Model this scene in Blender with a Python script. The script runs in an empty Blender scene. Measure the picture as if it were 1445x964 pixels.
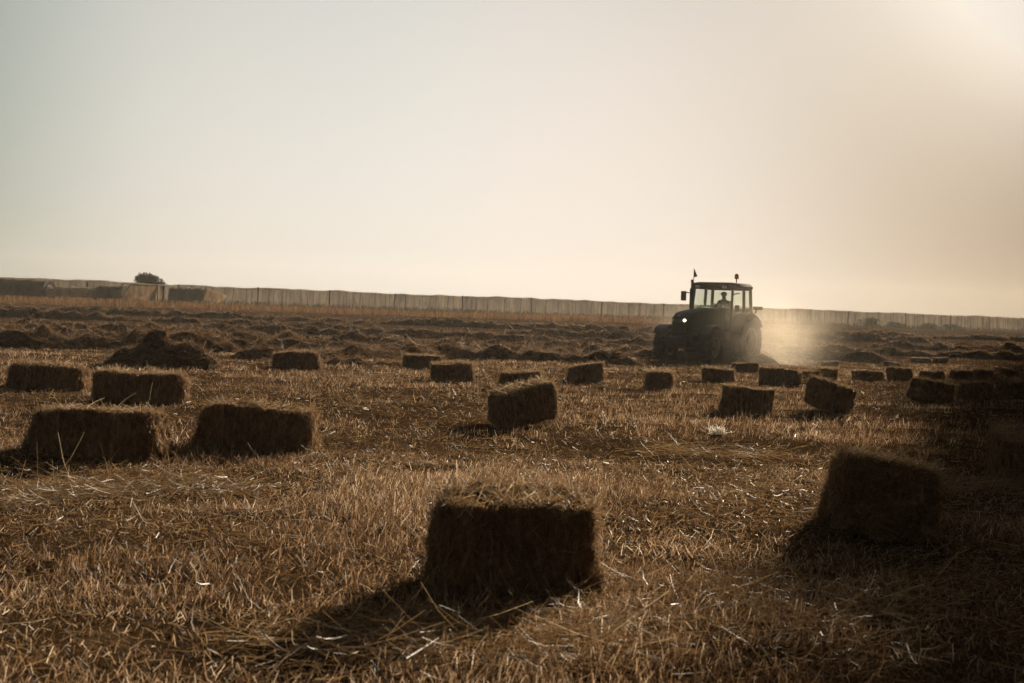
import bpy, bmesh, math, random
import numpy as np
from mathutils import Vector, Matrix, Euler

S = bpy.context.scene
COL = S.collection
R = math.radians
rng = np.random.default_rng(7)
random.seed(7)

# ------------------------------------------------------------------ helpers
def tag(o, label=None, cat=None, group=None, kind=None):
    if label: o['label'] = label
    if cat: o['category'] = cat
    if group: o['group'] = group
    if kind: o['kind'] = kind
    return o

def empty(name, loc=(0, 0, 0), rot=(0, 0, 0)):
    o = bpy.data.objects.new(name, None)
    o.empty_display_size = 0.3
    COL.objects.link(o)
    o.location = loc
    o.rotation_euler = rot
    return o

def link(name, me, parent=None):
    o = bpy.data.objects.new(name, me)
    COL.objects.link(o)
    if parent is not None:
        o.parent = parent
    return o

def np_mesh(name, V, F, mat=None, tint=None, smooth=False, mats=None, midx=None):
    """V (n,3); F a list of (k,4)/(k,3) int arrays"""
    me = bpy.data.meshes.new(name)
    V = np.asarray(V, dtype=np.float32)
    me.vertices.add(len(V))
    me.vertices.foreach_set('co', V.ravel())
    if not isinstance(F, list): F = [F]
    idx = np.concatenate([f.ravel() for f in F]).astype(np.int32)
    sizes = np.concatenate([np.full(len(f), f.shape[1], dtype=np.int32) for f in F])
    starts = np.concatenate([[0], np.cumsum(sizes)[:-1]]).astype(np.int32)
    me.loops.add(len(idx))
    me.loops.foreach_set('vertex_index', idx)
    me.polygons.add(len(sizes))
    me.polygons.foreach_set('loop_start', starts)
    me.polygons.foreach_set('loop_total', sizes)
    if smooth is True:
        me.polygons.foreach_set('use_smooth', np.ones(len(sizes), dtype=bool))
    if midx is not None:
        me.polygons.foreach_set('material_index', np.asarray(midx, dtype=np.int32))
    me.update(calc_edges=True)
    if tint is not None:
        a = me.attributes.new('tint', 'FLOAT', 'POINT')
        a.data.foreach_set('value', np.asarray(tint, dtype=np.float32))
    for m in (mats or ([mat] if mat else [])):
        me.materials.append(m)
    return me

def _h(ix, iy, iz, seed):
    n = (ix.astype(np.int64) * 374761393 + iy.astype(np.int64) * 668265263 + iz.astype(np.int64) * 2147483647 + seed * 974711) & 0xffffffff
    n = ((n ^ (n >> 13)) * 1274126177) & 0xffffffff
    n = n ^ (n >> 16)
    return (n & 0xffff) / 65535.0 * 2 - 1

def noise3(p, seed=0):
    p = np.asarray(p, dtype=np.float64)
    i = np.floor(p).astype(np.int64)
    f = p - i
    u = f * f * (3 - 2 * f)
    r = 0
    for dx in (0, 1):
        for dy in (0, 1):
            for dz in (0, 1):
                w = (u[:, 0] if dx else 1 - u[:, 0]) * (u[:, 1] if dy else 1 - u[:, 1]) * (u[:, 2] if dz else 1 - u[:, 2])
                r = r + w * _h(i[:, 0] + dx, i[:, 1] + dy, i[:, 2] + dz, seed)
    return r

def noise2(x, y, seed=0):
    return noise3(np.stack([x, y, np.zeros_like(x)], 1), seed)

# terrain ----------------------------------------------------------------
_ys = np.array([-60, 0, 18, 35, 50, 62, 80, 95, 130, 160, 190, 230, 300, 500, 900], float)
_zs = np.array([0, 0, 0, -.12, -.32, -.34, -.05, .28, .68, .86, .95, .9, .5, -1, -2.5], float)
_yy = np.arange(-60, 900, 1.0)
_zz = np.interp(_yy, _ys, _zs)
_k = np.hanning(15); _k /= _k.sum()
_zz = np.convolve(np.pad(_zz, 7, mode='edge'), _k, mode='valid')

def terrain(x, y):
    x = np.atleast_1d(np.asarray(x, float)); y = np.atleast_1d(np.asarray(y, float))
    z = np.interp(y, _yy, _zz)
    z = z + .035 * noise2(x * .55, y * .55, 3) + .018 * noise2(x * 1.9, y * 1.9, 4)
    return z

# camera -----------------------------------------------------------------
FPX, CX, CY = 2000.0, 722.5, 482.0
EYE = Vector((0, 0, 1.25))
PITCH, ROLL = math.atan(43 / FPX), R(2.15)
Fv = Vector((0, math.cos(PITCH), -math.sin(PITCH)))
R0 = Vector((1, 0, 0)); U0 = R0.cross(Fv)
CXv = R0 * math.cos(ROLL) + U0 * math.sin(ROLL)
CYv = -R0 * math.sin(ROLL) + U0 * math.cos(ROLL)
cam = bpy.data.cameras.new('camera')
cam.lens = FPX / 1445 * 36; cam.sensor_width = 36
cam.clip_start = .05; cam.clip_end = 5000
cam.dof.use_dof = True; cam.dof.focus_distance = 14.0; cam.dof.aperture_fstop = 5.0
camo = bpy.data.objects.new('camera', cam); COL.objects.link(camo)
M = Matrix((CXv, CYv, -Fv)).transposed().to_4x4(); M.translation = EYE
camo.matrix_world = M
S.camera = camo

def ground_at(px, py):
    """photo pixel -> point of the terrain seen there"""
    d = Fv + CXv * ((px - CX) / FPX) + CYv * ((CY - py) / FPX)
    t = 3.0
    while t < 400:
        p = EYE + d * t
        if p.z < terrain(p.x, p.y)[0]:
            break
        t += .05 + t * .002
    return Vector((p.x, p.y, terrain(p.x, p.y)[0]))

def at_depth(px, py, Y):
    d = Fv + CXv * ((px - CX) / FPX) + CYv * ((CY - py) / FPX)
    t = Y / d.y
    return EYE + d * t

# ------------------------------------------------------------------ materials
def new_mat(name):
    m = bpy.data.materials.new(name); m.use_nodes = True
    nt = m.node_tree
    for n in list(nt.nodes): nt.nodes.remove(n)
    out = nt.nodes.new('ShaderNodeOutputMaterial')
    return m, nt, out

def N(nt, t, **kw):
    n = nt.nodes.new(t)
    for k, v in kw.items():
        if k in n.inputs.keys(): n.inputs[k].default_value = v
        else: setattr(n, k, v)
    return n

def ramp(nt, stops):
    r = nt.nodes.new('ShaderNodeValToRGB')
    e = r.color_ramp.elements
    while len(e) < len(stops): e.new(.5)
    for i, (p, c) in enumerate(stops):
        e[i].position = p; e[i].color = (*c, 1) if len(c) == 3 else c
    return r

def straw_mat(name, stops, transl=.45, rough=.42, spec=.5):
    m, nt, out = new_mat(name)
    at = N(nt, 'ShaderNodeAttribute', attribute_name='tint')
    rp = ramp(nt, stops)
    nt.links.new(at.outputs['Fac'], rp.inputs['Fac'])
    p = N(nt, 'ShaderNodeBsdfPrincipled', Roughness=rough)
    p.inputs['Specular IOR Level'].default_value = spec
    tr = N(nt, 'ShaderNodeBsdfTranslucent')
    mx = N(nt, 'ShaderNodeMixShader', Fac=transl)
    nt.links.new(rp.outputs['Color'], p.inputs['Base Color'])
    nt.links.new(rp.outputs['Color'], tr.inputs['Color'])
    nt.links.new(p.outputs[0], mx.inputs[1]); nt.links.new(tr.outputs[0], mx.inputs[2])
    nt.links.new(mx.outputs[0], out.inputs['Surface'])
    return m

def plain(name, col, rough=.6, metal=0, spec=.5, var=.25, scale=6.0, bump=0.0, coat=0.0):
    m, nt, out = new_mat(name)
    p = N(nt, 'ShaderNodeBsdfPrincipled', Roughness=rough, Metallic=metal)
    p.inputs['Specular IOR Level'].default_value = spec
    p.inputs['Coat Weight'].default_value = coat
    tc = N(nt, 'ShaderNodeTexCoord')
    nz = N(nt, 'ShaderNodeTexNoise', Scale=scale, Detail=6.0, Roughness=.65)
    nt.links.new(tc.outputs['Object'], nz.inputs['Vector'])
    rp = ramp(nt, [(.3, tuple(c * (1 - var) for c in col)), (.7, tuple(min(1, c * (1 + var)) for c in col))])
    nt.links.new(nz.outputs['Fac'], rp.inputs['Fac'])
    nt.links.new(rp.outputs['Color'], p.inputs['Base Color'])
    if bump:
        b = N(nt, 'ShaderNodeBump', Strength=bump, Distance=.02)
        nt.links.new(nz.outputs['Fac'], b.inputs['Height'])
        nt.links.new(b.outputs[0], p.inputs['Normal'])
    nt.links.new(p.outputs[0], out.inputs['Surface'])
    return m

M_STUB = straw_mat('stubble_straw', [(0, (.045, .023, .011)), (.48, (.160, .088, .044)), (.80, (.45, .29, .16)), (1, (.86, .69, .49))], .58, .5, .25)
M_LOOSE = straw_mat('loose_straw', [(0, (.13, .07, .028)), (.5, (.27, .165, .072)), (.85, (.40, .27, .135)), (1, (.62, .50, .33))], .35, .5, .22)
M_BALEFUZZ = straw_mat('bale_straw', [(0, (.12, .065, .03)), (.5, (.27, .165, .08)), (.85, (.44, .30, .16)), (1, (.65, .52, .34))], .4, .6, .2)
M_ROWFUZZ = straw_mat('windrow_straw', [(0, (.07, .036, .018)), (.55, (.18, .10, .05)), (.86, (.40, .26, .14)), (1, (.64, .48, .31))], .35, .6, .2)
M_PALE = straw_mat('bleached_straw', [(0, (.6, .53, .42)), (1, (.82, .76, .64))], .4)
M_DRYGRASS = straw_mat('dry_grass', [(0, (.10, .048, .022)), (.6, (.20, .105, .045)), (1, (.29, .17, .08))], .4, .7, .1)
M_WEED = straw_mat('dark_weed', [(0, (.035, .03, .015)), (1, (.12, .09, .045))], .35, .8, .05)
M_LEAF = straw_mat('tree_leaf', [(0, (.03, .04, .016)), (1, (.075, .085, .034))], .3, .6, .2)

def ground_mat():
    m, nt, out = new_mat('field_soil')
    tc = N(nt, 'ShaderNodeTexCoord')
    n1 = N(nt, 'ShaderNodeTexNoise', Scale=1.3, Detail=8.0, Roughness=.7)
    n2 = N(nt, 'ShaderNodeTexNoise', Scale=28.0, Detail=6.0, Roughness=.75)
    n3 = N(nt, 'ShaderNodeTexNoise', Scale=.12, Detail=4.0)
    for n in (n1, n2, n3): nt.links.new(tc.outputs['Object'], n.inputs['Vector'])
    r1 = ramp(nt, [(.3, (.03, .018, .010)), (.55, (.075, .045, .022)), (.75, (.17, .105, .052))])
    r2 = ramp(nt, [(.35, (.5, .5, .5)), (.7, (1.25, 1.2, 1.15))])
    nt.links.new(n1.outputs['Fac'], r1.inputs['Fac']); nt.links.new(n2.outputs['Fac'], r2.inputs['Fac'])
    mm = N(nt, 'ShaderNodeMix', data_type='RGBA', blend_type='MULTIPLY'); mm.inputs['Factor'].default_value = 1
    nt.links.new(r1.outputs['Color'], mm.inputs[6]); nt.links.new(r2.outputs['Color'], mm.inputs[7])
    p = N(nt, 'ShaderNodeBsdfPrincipled', Roughness=.95)
    p.inputs['Specular IOR Level'].default_value = 0
    b = N(nt, 'ShaderNodeBump', Strength=.9, Distance=.03)
    nt.links.new(n2.outputs['Fac'], b.inputs['Height']); nt.links.new(b.outputs[0], p.inputs['Normal'])
    nt.links.new(mm.outputs[2], p.inputs['Base Color'])
    nt.links.new(p.outputs[0], out.inputs['Surface'])
    return m
M_SOIL = ground_mat()

def packed_straw(name, stretch, k=1.0):
    m, nt, out = new_mat(name)
    tc = N(nt, 'ShaderNodeTexCoord')
    mp = N(nt, 'ShaderNodeMapping'); mp.inputs['Scale'].default_value = stretch
    n1 = N(nt, 'ShaderNodeTexNoise', Scale=9.0, Detail=8.0, Roughness=.75)
    n2 = N(nt, 'ShaderNodeTexNoise', Scale=3.0, Detail=3.0)
    nt.links.new(tc.outputs['Object'], mp.inputs['Vector'])
    nt.links.new(mp.outputs[0], n1.inputs['Vector']); nt.links.new(tc.outputs['Object'], n2.inputs['Vector'])
    r1 = ramp(nt, [(a_, tuple(k * q for q in c_)) for a_, c_ in ((.34, (.06, .034, .017)), (.5, (.20, .122, .062)), (.66, (.42, .27, .14)))])
    r2 = ramp(nt, [(.3, (.6, .6, .6)), (.7, (1.2, 1.15, 1.1))])
    nt.links.new(n1.outputs['Fac'], r1.inputs['Fac']); nt.links.new(n2.outputs['Fac'], r2.inputs['Fac'])
    mm = N(nt, 'ShaderNodeMix', data_type='RGBA', blend_type='MULTIPLY'); mm.inputs['Factor'].default_value = 1
    nt.links.new(r1.outputs['Color'], mm.inputs[6]); nt.links.new(r2.outputs['Color'], mm.inputs[7])
    p = N(nt, 'ShaderNodeBsdfPrincipled', Roughness=.9); p.inputs['Specular IOR Level'].default_value = 0
    b = N(nt, 'ShaderNodeBump', Strength=1.0, Distance=.03)
    nt.links.new(n1.outputs['Fac'], b.inputs['Height']); nt.links.new(b.outputs[0], p.inputs['Normal'])
    nt.links.new(mm.outputs[2], p.inputs['Base Color']); nt.links.new(p.outputs[0], out.inputs['Surface'])
    return m
M_BALE = packed_straw('packed_bale', (3.5, 1, 1.2))
M_ROW = packed_straw('windrow_body', (1, 1, 1.5), .42)

def net_mat(name, col, transp, transl=.6):
    m, nt, out = new_mat(name)
    tc = N(nt, 'ShaderNodeTexCoord')
    mp = N(nt, 'ShaderNodeMapping'); mp.inputs['Scale'].default_value = (.9, .9, .25)
    nz = N(nt, 'ShaderNodeTexNoise', Scale=1.2, Detail=7.0, Roughness=.7, Distortion=.8)
    nt.links.new(tc.outputs['Object'], mp.inputs['Vector']); nt.links.new(mp.outputs[0], nz.inputs['Vector'])
    rp = ramp(nt, [(.3, tuple(c * .45 for c in col)), (.7, tuple(min(1, c * 1.3) for c in col))])
    nt.links.new(nz.outputs['Fac'], rp.inputs['Fac'])
    d = N(nt, 'ShaderNodeBsdfDiffuse'); t = N(nt, 'ShaderNodeBsdfTranslucent'); tp = N(nt, 'ShaderNodeBsdfTransparent')
    a = N(nt, 'ShaderNodeMixShader', Fac=transl); b = N(nt, 'ShaderNodeMixShader', Fac=transp)
    nt.links.new(rp.outputs['Color'], d.inputs['Color']); nt.links.new(rp.outputs['Color'], t.inputs['Color'])
    nt.links.new(d.outputs[0], a.inputs[1]); nt.links.new(t.outputs[0], a.inputs[2])
    nt.links.new(a.outputs[0], b.inputs[1]); nt.links.new(tp.outputs[0], b.inputs[2])
    nt.links.new(b.outputs[0], out.inputs['Surface'])
    return m
M_NET = net_mat('tan_netting', (.25, .20, .145), .20, .75)
M_NETROLL = net_mat('rolled_netting', (.62, .54, .43), .1, .6)
M_NETDARK = net_mat('dark_netting', (.12, .10, .075), .08, .5)
M_TARP = net_mat('pale_sheet', (.48, .37, .26), .03, .55)
M_POST = plain('weathered_post', (.07, .055, .04), .85, bump=.3)
M_BARK = plain('bark', (.10, .075, .05), .9, bump=.6, scale=14)
M_GREEN = plain('dusty_green_paint', (.060, .062, .034), .55, coat=.08, var=.3)
M_ROOF = plain('dusty_roof', (.07, .066, .045), .95, spec=.1, var=.3)
M_BLACK = plain('dark_machine_metal', (.03, .028, .025), .55, var=.4)
M_RUBBER = plain('dusty_rubber', (.035, .03, .025), .9, var=.5, scale=9, bump=.3)
M_RIM = plain('dusty_rim', (.16, .12, .05), .5, var=.25)
M_ORANGE = plain('orange_lens', (.75, .12, .02), .25, var=.1)
M_RED = plain('red_cloth', (.28, .05, .03), .7, var=.2)
M_CHROME = plain('grey_metal', (.3, .29, .27), .35, metal=.8, var=.2)
M_SKIN = plain('skin', (.36, .2, .13), .6, var=.1)
M_SHIRT = plain('dark_shirt', (.05, .055, .07), .9, var=.2)
M_CLOTHES = M_SHIRT
M_CAP = plain('cap_cloth', (.06, .05, .045), .9, var=.2)
M_SEAT = plain('seat_cover', (.05, .045, .04), .8, var=.2)
M_TWINE = plain('twine', (.30, .22, .13), .8, var=.2)

def glass_mat():
    m, nt, out = new_mat('dusty_cab_glass')
    tp = N(nt, 'ShaderNodeBsdfTransparent'); tp.inputs['Color'].default_value = (.95, .98, .95, 1)
    g = N(nt, 'ShaderNodeBsdfGlossy', Roughness=.06); g.inputs['Color'].default_value = (.8, .8, .8, 1)
    d = N(nt, 'ShaderNodeBsdfTranslucent'); d.inputs['Color'].default_value = (.5, .45, .36, 1)
    a = N(nt, 'ShaderNodeMixShader', Fac=.05); b = N(nt, 'ShaderNodeMixShader', Fac=.05)
    nt.links.new(tp.outputs[0], a.inputs[1]); nt.links.new(d.outputs[0], a.inputs[2])
    nt.links.new(a.outputs[0], b.inputs[1]); nt.links.new(g.outputs[0], b.inputs[2])
    nt.links.new(b.outputs[0], out.inputs['Surface'])
    return m
M_GLASS = glass_mat()

def lamp_mat(name, e):
    m, nt, out = new_mat(name)
    p = N(nt, 'ShaderNodeBsdfPrincipled', Roughness=.15); p.inputs['Base Color'].default_value = (.7, .7, .66, 1)
    if e:
        p.inputs['Emission Color'].default_value = (1, .93, .8, 1); p.inputs['Emission Strength'].default_value = e
    nt.links.new(p.outputs[0], out.inputs['Surface'])
    return m
M_LAMP_ON = lamp_mat('lit_lens', 5.0)
M_LAMP = lamp_mat('unlit_lens', 0)

# ------------------------------------------------------------------ ribbons (straws, blades)
def ribbons(P, D, L, W, bend=.15, segs=2, tint=None, seed=1):
    """P base, D unit direction, L length, W width -> V, F, tint"""
    g = np.random.default_rng(seed)
    n = len(P)
    rv = g.normal(size=(n, 3))
    side = np.cross(D, rv); side /= np.linalg.norm(side, axis=1, keepdims=True) + 1e-9
    nb = np.cross(side, D)
    if np.isscalar(bend): bend = np.full(n, bend)
    bd = bend * g.normal(size=n)
    V = np.zeros((n, (segs + 1) * 2, 3), np.float32)
    for s in range(segs + 1):
        t = s / segs
        c = P + D * (L * t)[:, None] + nb * (bd * L * t * t)[:, None]
        w = W * (1 - .35 * t) * .5
        V[:, s * 2] = c - side * w[:, None]
        V[:, s * 2 + 1] = c + side * w[:, None]
    base = (np.arange(n) * (segs + 1) * 2)[:, None]
    F = []
    for s in range(segs):
        q = np.array([s * 2, s * 2 + 1, s * 2 + 3, s * 2 + 2])[None, :]
        F.append(base + q)
    F = np.concatenate(F)
    if tint is None: tint = g.random(n)
    return V.reshape(-1, 3), F, np.repeat(tint, (segs + 1) * 2)

def merge(parts):
    """parts: list of (V,F,tint,mat_index) with quad F"""
    Vs, Fs, Ts, Ms, off = [], [], [], [], 0
    for V, F, t, mi in parts:
        Vs.append(V); Fs.append(F + off); Ts.append(t if t is not None else np.full(len(V), .4)); Ms.append(np.full(len(F), mi)); off += len(V)
    return np.concatenate(Vs), np.concatenate(Fs), np.concatenate(Ts), np.concatenate(Ms)

# ------------------------------------------------------------------ ground
def build_ground():
    ys = [-40, -20, -8, -2, 0, 1.5]
    y = 2.5
    while y < 880:
        ys.append(y); y += .05 + y * .0085
    ys.append(890)
    ys = np.array(ys)
    u = np.linspace(-1, 1, 261)
    u = np.sign(u) * np.abs(u) ** 1.25
    Y = np.repeat(ys[:, None], len(u), 1)
    X = u[None, :] * (np.abs(Y) * .95 + 14)
    Z = terrain(X.ravel(), Y.ravel())
    V = np.stack([X.ravel(), Y.ravel(), Z], 1)
    n, m = len(ys), len(u)
    i = np.arange(n - 1)[:, None] * m + np.arange(m - 1)[None, :]
    F = np.stack([i, i + 1, i + m + 1, i + m], -1).reshape(-1, 4)
    o = link('ground', np_mesh('ground', V, F, M_SOIL, smooth=True))
    tag(o, kind='structure')
build_ground()

def wedge(n, y0, y1, power, margin=.42, extra=1.2):
    """sample points in the viewing wedge, density per m2 ~ y**-power"""
    g = rng
    # pdf in y ~ (2*(margin*y+extra)) * y**-power
    yy = np.linspace(y0, y1, 4000)
    pdf = (margin * yy + extra) * yy ** (-power)
    cdf = np.cumsum(pdf); cdf /= cdf[-1]
    y = np.interp(g.random(n), cdf, yy)
    x = (g.random(n) * 2 - 1) * (margin * y + extra)
    return x, y

def patch(x, y):
    """field-scale pattern: >0 thick standing stubble, <0 trampled"""
    p = noise2(x * .38 + 5, y * .30, 11) * .7 + noise2(x * 1.1, y * .8, 12) * .6 + noise2(x * 3.2, y * 2.6, 13) * .35
    # trampled ground in the right foreground
    s = np.clip((x - .6) / 1.2, 0, 1) * np.clip((11 - y) / 4, 0, 1)
    return p - .75 * s

def build_stubble():
    parts = []
    for (n, y0, y1, pw, seed, segs) in ((430000, 3.6, 12, 0.0, 21, 2), (380000, 12, 60, 1.5, 22, 1), (90000, 60, 126, 1.0, 23, 1)):
        x, y = wedge(n, y0, y1, pw)
        g = np.random.default_rng(seed)
        # stems stand in tufts
        if y0 < 20:
            k = n // 7
            sel = g.integers(0, k, n)
            x = x[sel] + g.normal(size=n) * .025; y = y[sel] + g.normal(size=n) * .025
        p = patch(x, y)
        keep = g.random(n) < np.clip(.66 + .85 * p, .24, 1)
        x, y, p = x[keep], y[keep], p[keep]
        n2 = len(x)
        z = terrain(x, y) - .01
        lean = g.normal(size=(n2, 2)) * np.where(p > 0, .42, .75)[:, None] + np.array([.12, .02])
        D = np.stack([lean[:, 0], lean[:, 1], np.ones(n2)], 1); D /= np.linalg.norm(D, axis=1, keepdims=True)
        L = (.024 + .058 * g.random(n2) ** 1.5) * np.clip(1 + .35 * p, .55, 1.4)
        L *= np.where(g.random(n2) < .012, 2.2, 1)
        W = (.0018 + .0021 * g.random(n2)) * np.maximum(1, y / 11) ** .55
        tint = np.clip(g.beta(1.5, 1.9, n2) + .15 * noise2(x * .9, y * .9, 31), 0, 1)
        V, F, t = ribbons(np.stack([x, y, z], 1), D, L, W, .38, segs, tint, seed)
        parts.append((V, F, t, 0))
    V, F, t, mi = merge(parts)
    o = link('stubble', np_mesh('stubble', V, F, M_STUB, t))
    tag(o, 'golden brown cut stubble standing all over the field', 'stubble', kind='stuff')

def build_loose():
    parts = []
    for (n, y0, y1, pw, seed, segs) in ((42000, 3.6, 12, 0.0, 41, 2), (52000, 12, 60, 1.6, 42, 1)):
        x, y = wedge(n, y0, y1, pw)
        g = np.random.default_rng(seed)
        p = patch(x, y)
        q = noise2(x * .8 + 9, y * .55, 45)
        keep = g.random(n) < np.clip(.45 - .5 * p + .3 * q, .08, 1)
        x, y = x[keep], y[keep]
        n2 = len(x)
        z = terrain(x, y) + .005 + .05 * g.random(n2) ** 1.5
        a = g.random(n2) * 2 * np.pi
        D = np.stack([np.cos(a), np.sin(a), g.normal(size=n2) * .22], 1); D /= np.linalg.norm(D, axis=1, keepdims=True)
        L = .03 + .14 * g.random(n2) ** 2.2
        W = (.0022 + .003 * g.random(n2) ** 2) * np.maximum(1, y / 11) ** .6
        V, F, t = ribbons(np.stack([x, y, z], 1), D, L, W, .5, segs, g.beta(1.6, 2.4, n2), seed)
        parts.append((V, F, t, 0))
    # swaths of long combed straw lying on the ground: (pixel from, pixel to, spread m, count)
    g = np.random.default_rng(50)
    for (a, b, sp, cnt) in (((-30, 722), (300, 682), .13, 1500), ((40, 700), (140, 690), .08, 400), ((850, 900), (1110, 830), .25, 800),
                            ((1060, 930), (1450, 800), .3, 1000), ((560, 930), (860, 905), .22, 1100), ((1320, 700), (1440, 690), .15, 500),
                            ((280, 705), (370, 690), .10, 350), ((900, 640), (1100, 650), .25, 500), ((380, 940), (600, 900), .2, 500)):
        A, B = ground_at(*a), ground_at(*b)
        dr = np.array((B - A).to_tuple()); ln = np.linalg.norm(dr); dr /= ln
        s = g.random(cnt) * ln
        pr = np.array([-dr[1], dr[0], 0])
        P = np.array(A.to_tuple())[None] + dr * s[:, None] + pr * (g.normal(size=cnt) * sp)[:, None]
        P[:, 2] = terrain(P[:, 0], P[:, 1]) + .01 + .06 * g.random(cnt)
        an = g.normal(size=cnt) * .45
        D = dr[None] * np.cos(an)[:, None] + pr[None] * np.sin(an)[:, None]; D[:, 2] += g.normal(size=cnt) * .12
        D *= np.where(g.random(cnt) < .5, -1, 1)[:, None]; D /= np.linalg.norm(D, axis=1, keepdims=True)
        V, F, t = ribbons(P, D, .08 + .28 * g.random(cnt) ** 1.8, (.0018 + .0028 * g.random(cnt) ** 3) * max(1, A.y / 11) ** .5, .45, 3, g.beta(1.7, 2.0, cnt), 51)
        parts.append((V, F, t, 0))
    V, F, t, mi = merge(parts)
    o = link('loose_straw', np_mesh('loose_straw', V, F, M_LOOSE, t))
    tag(o, 'loose pale straws strewn and combed over the ground', 'straw', kind='stuff')

# ------------------------------------------------------------------ bales
def bale_mesh(L, W, H, seed, dens, wscale=1.0, hi=True, rag=1.0, wisps=0):
    """packed rectangular bale with slumped edges, standing on z=0, long axis x"""
    g = np.random.default_rng(seed)
    nx, ny, nz = (40, 18, 16) if hi else (18, 9, 8)
    def face(o, u, v, nu, nv):
        a = np.linspace(0, 1, nu + 1); b = np.linspace(0, 1, nv + 1)
        A, B = np.meshgrid(a, b, indexing='ij')
        P = np.array(o)[None] + A.ravel()[:, None] * np.array(u)[None] + B.ravel()[:, None] * np.array(v)[None]
        i = np.arange(nu)[:, None] * (nv + 1) + np.arange(nv)[None, :]
        F = np.stack([i, i + nv + 1, i + nv + 2, i + 1], -1).reshape(-1, 4)
        return P, F
    l, w, h = L / 2, W / 2, H
    fs = [face((-l, -w, 0), (L, 0, 0), (0, 0, h), nx, nz), face((l, w, 0), (-L, 0, 0), (0, 0, h), nx, nz),
          face((l, -w, 0), (0, W, 0), (0, 0, h), ny, nz), face((-l, w, 0), (0, -W, 0), (0, 0, h), ny, nz),
          face((-l, -w, h), (L, 0, 0), (0, W, 0), nx, ny), face((-l, w, 0), (L, 0, 0), (0, -W, 0), nx, ny)]
    V, F, t, mi = merge([(a, b, None, 0) for a, b in fs])
    sag = np.random.default_rng(seed + 50).normal(size=6).clip(-1.6, 1.6)
    def warp(P):
        P = P.copy()
        c = np.stack([P[:, 0] / l, P[:, 1] / w, P[:, 2] / h * 2 - 1], 1)
        # superellipsoid rounding of edges
        e = 7.0
        nrm = (np.abs(c) ** e).sum(1) ** (1 / e)
        mx = np.abs(c).max(1)
        c = c / (nrm / np.maximum(mx, 1e-6))[:, None]
        P = np.stack([c[:, 0] * l, c[:, 1] * w, (c[:, 2] + 1) * h / 2], 1)
        d = c / (np.linalg.norm(c, axis=1, keepdims=True) + 1e-6)
        # flakes pressed along the length, then lumps
        fl = np.abs(((P[:, 0] + .02 * noise3(P * 6, seed + 5)) / .105) % 1 - .5) * 2
        amp = -.018 * fl ** 6 + .030 * noise3(P * 4.5, seed) + .020 * noise3(P * 11, seed + 1) + .012 * noise3(P * 27, seed + 2)
        amp = amp + .018 * noise2(P[:, 0] * 2.3, P[:, 2] * 0 + seed, seed + 8) * np.clip(P[:, 2] / h, 0, 1)
        P = P + d * (amp * rag)[:, None]
        s = P[:, 2] / h
        fo = .06 * rag ** 1.5; P[:, 0] *= 1 + fo * (1 - s) ** 1.5; P[:, 1] *= 1 + fo * (1 - s) ** 1.5     # slumped foot
        sg = .35 if rag > 1.5 else 1; P[:, 2] *= 1 + sg * (.05 * sag[0] * P[:, 0] / l + .05 * sag[1] * np.sin(P[:, 0] / l * 2.2 + sag[2]) + .03 * sag[3] * P[:, 1] / w)
        P[:, 0] += sg * s * (.022 * sag[4] + .03 * sag[5] * P[:, 0])
        P[:, 1] += sg * .018 * np.sin(P[:, 0] / l * 1.9 + 3 * sag[1])
        P[:, 2] = np.maximum(P[:, 2], -.03)
        return P
    V = warp(V)
    parts = [(V, F, np.full(len(V), .4), 0)]
    # straws: lying on the faces, more of them along edges and on top
    A = (L * H * 2 + W * H * 2 + L * W * 1.6)
    n = int(dens * A)
    areas = np.array([L * H, L * H, W * H, W * H, L * W * 1.6]); k = g.choice(5, n, p=areas / areas.sum())
    a, b = g.random(n), g.random(n)
    P = np.zeros((n, 3)); Nn = np.zeros((n, 3))
    for f, (o, u, v, nn) in enumerate((((-l, -w, 0), (L, 0, 0), (0, 0, h), (0, -1, 0)), ((-l, w, 0), (L, 0, 0), (0, 0, h), (0, 1, 0)),
                                       ((l, -w, 0), (0, W, 0), (0, 0, h), (1, 0, 0)), ((-l, -w, 0), (0, W, 0), (0, 0, h), (-1, 0, 0)),
                                       ((-l, -w, h), (L, 0, 0), (0, W, 0), (0, 0, 1)))):
        s = k == f
        P[s] = np.array(o) + a[s][:, None] * np.array(u) + b[s][:, None] * np.array(v); Nn[s] = nn
    P = warp(P)
    rv = g.normal(size=(n, 3)) * np.array([.7, 1, 1.1])
    T = rv - Nn * (rv * Nn).sum(1)[:, None]; T /= np.linalg.norm(T, axis=1, keepdims=True) + 1e-9
    out = np.abs(g.normal(size=n)) * .28 + .02
    out[k == 4] *= 1.25
    D = T + Nn * out[:, None]; D /= np.linalg.norm(D, axis=1, keepdims=True)
    Ls = .03 + .11 * g.random(n) ** 2; Ls = np.where(g.random(n) < .035, Ls + .15 * g.random(n), Ls)
    P = P - D * (Ls * .25)[:, None]
    Wd = (.0022 + .0026 * g.random(n)) * wscale
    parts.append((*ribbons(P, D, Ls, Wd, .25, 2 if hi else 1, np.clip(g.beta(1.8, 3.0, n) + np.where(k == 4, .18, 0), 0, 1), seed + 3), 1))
    if wisps:
        P = warp(np.stack([(g.random(wisps) - .5) * L, (g.random(wisps) - .5) * W, np.full(wisps, h)], 1))
        D = g.normal(size=(wisps, 3)); D[:, 2] = np.abs(D[:, 2]) * .55; D /= np.linalg.norm(D, axis=1, keepdims=True)
        parts.append((*ribbons(P, D, .03 + .12 * g.random(wisps) ** 1.5, (.003 + .004 * g.random(wisps)) * wscale, .6, 3, .75 + .25 * g.random(wisps), seed + 9), 1))
    V, F, t, mi = merge(parts)
    return np_mesh('straw_bale', V, F, None, t, mats=[M_BALE, M_BALEFUZZ], midx=mi)

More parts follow.
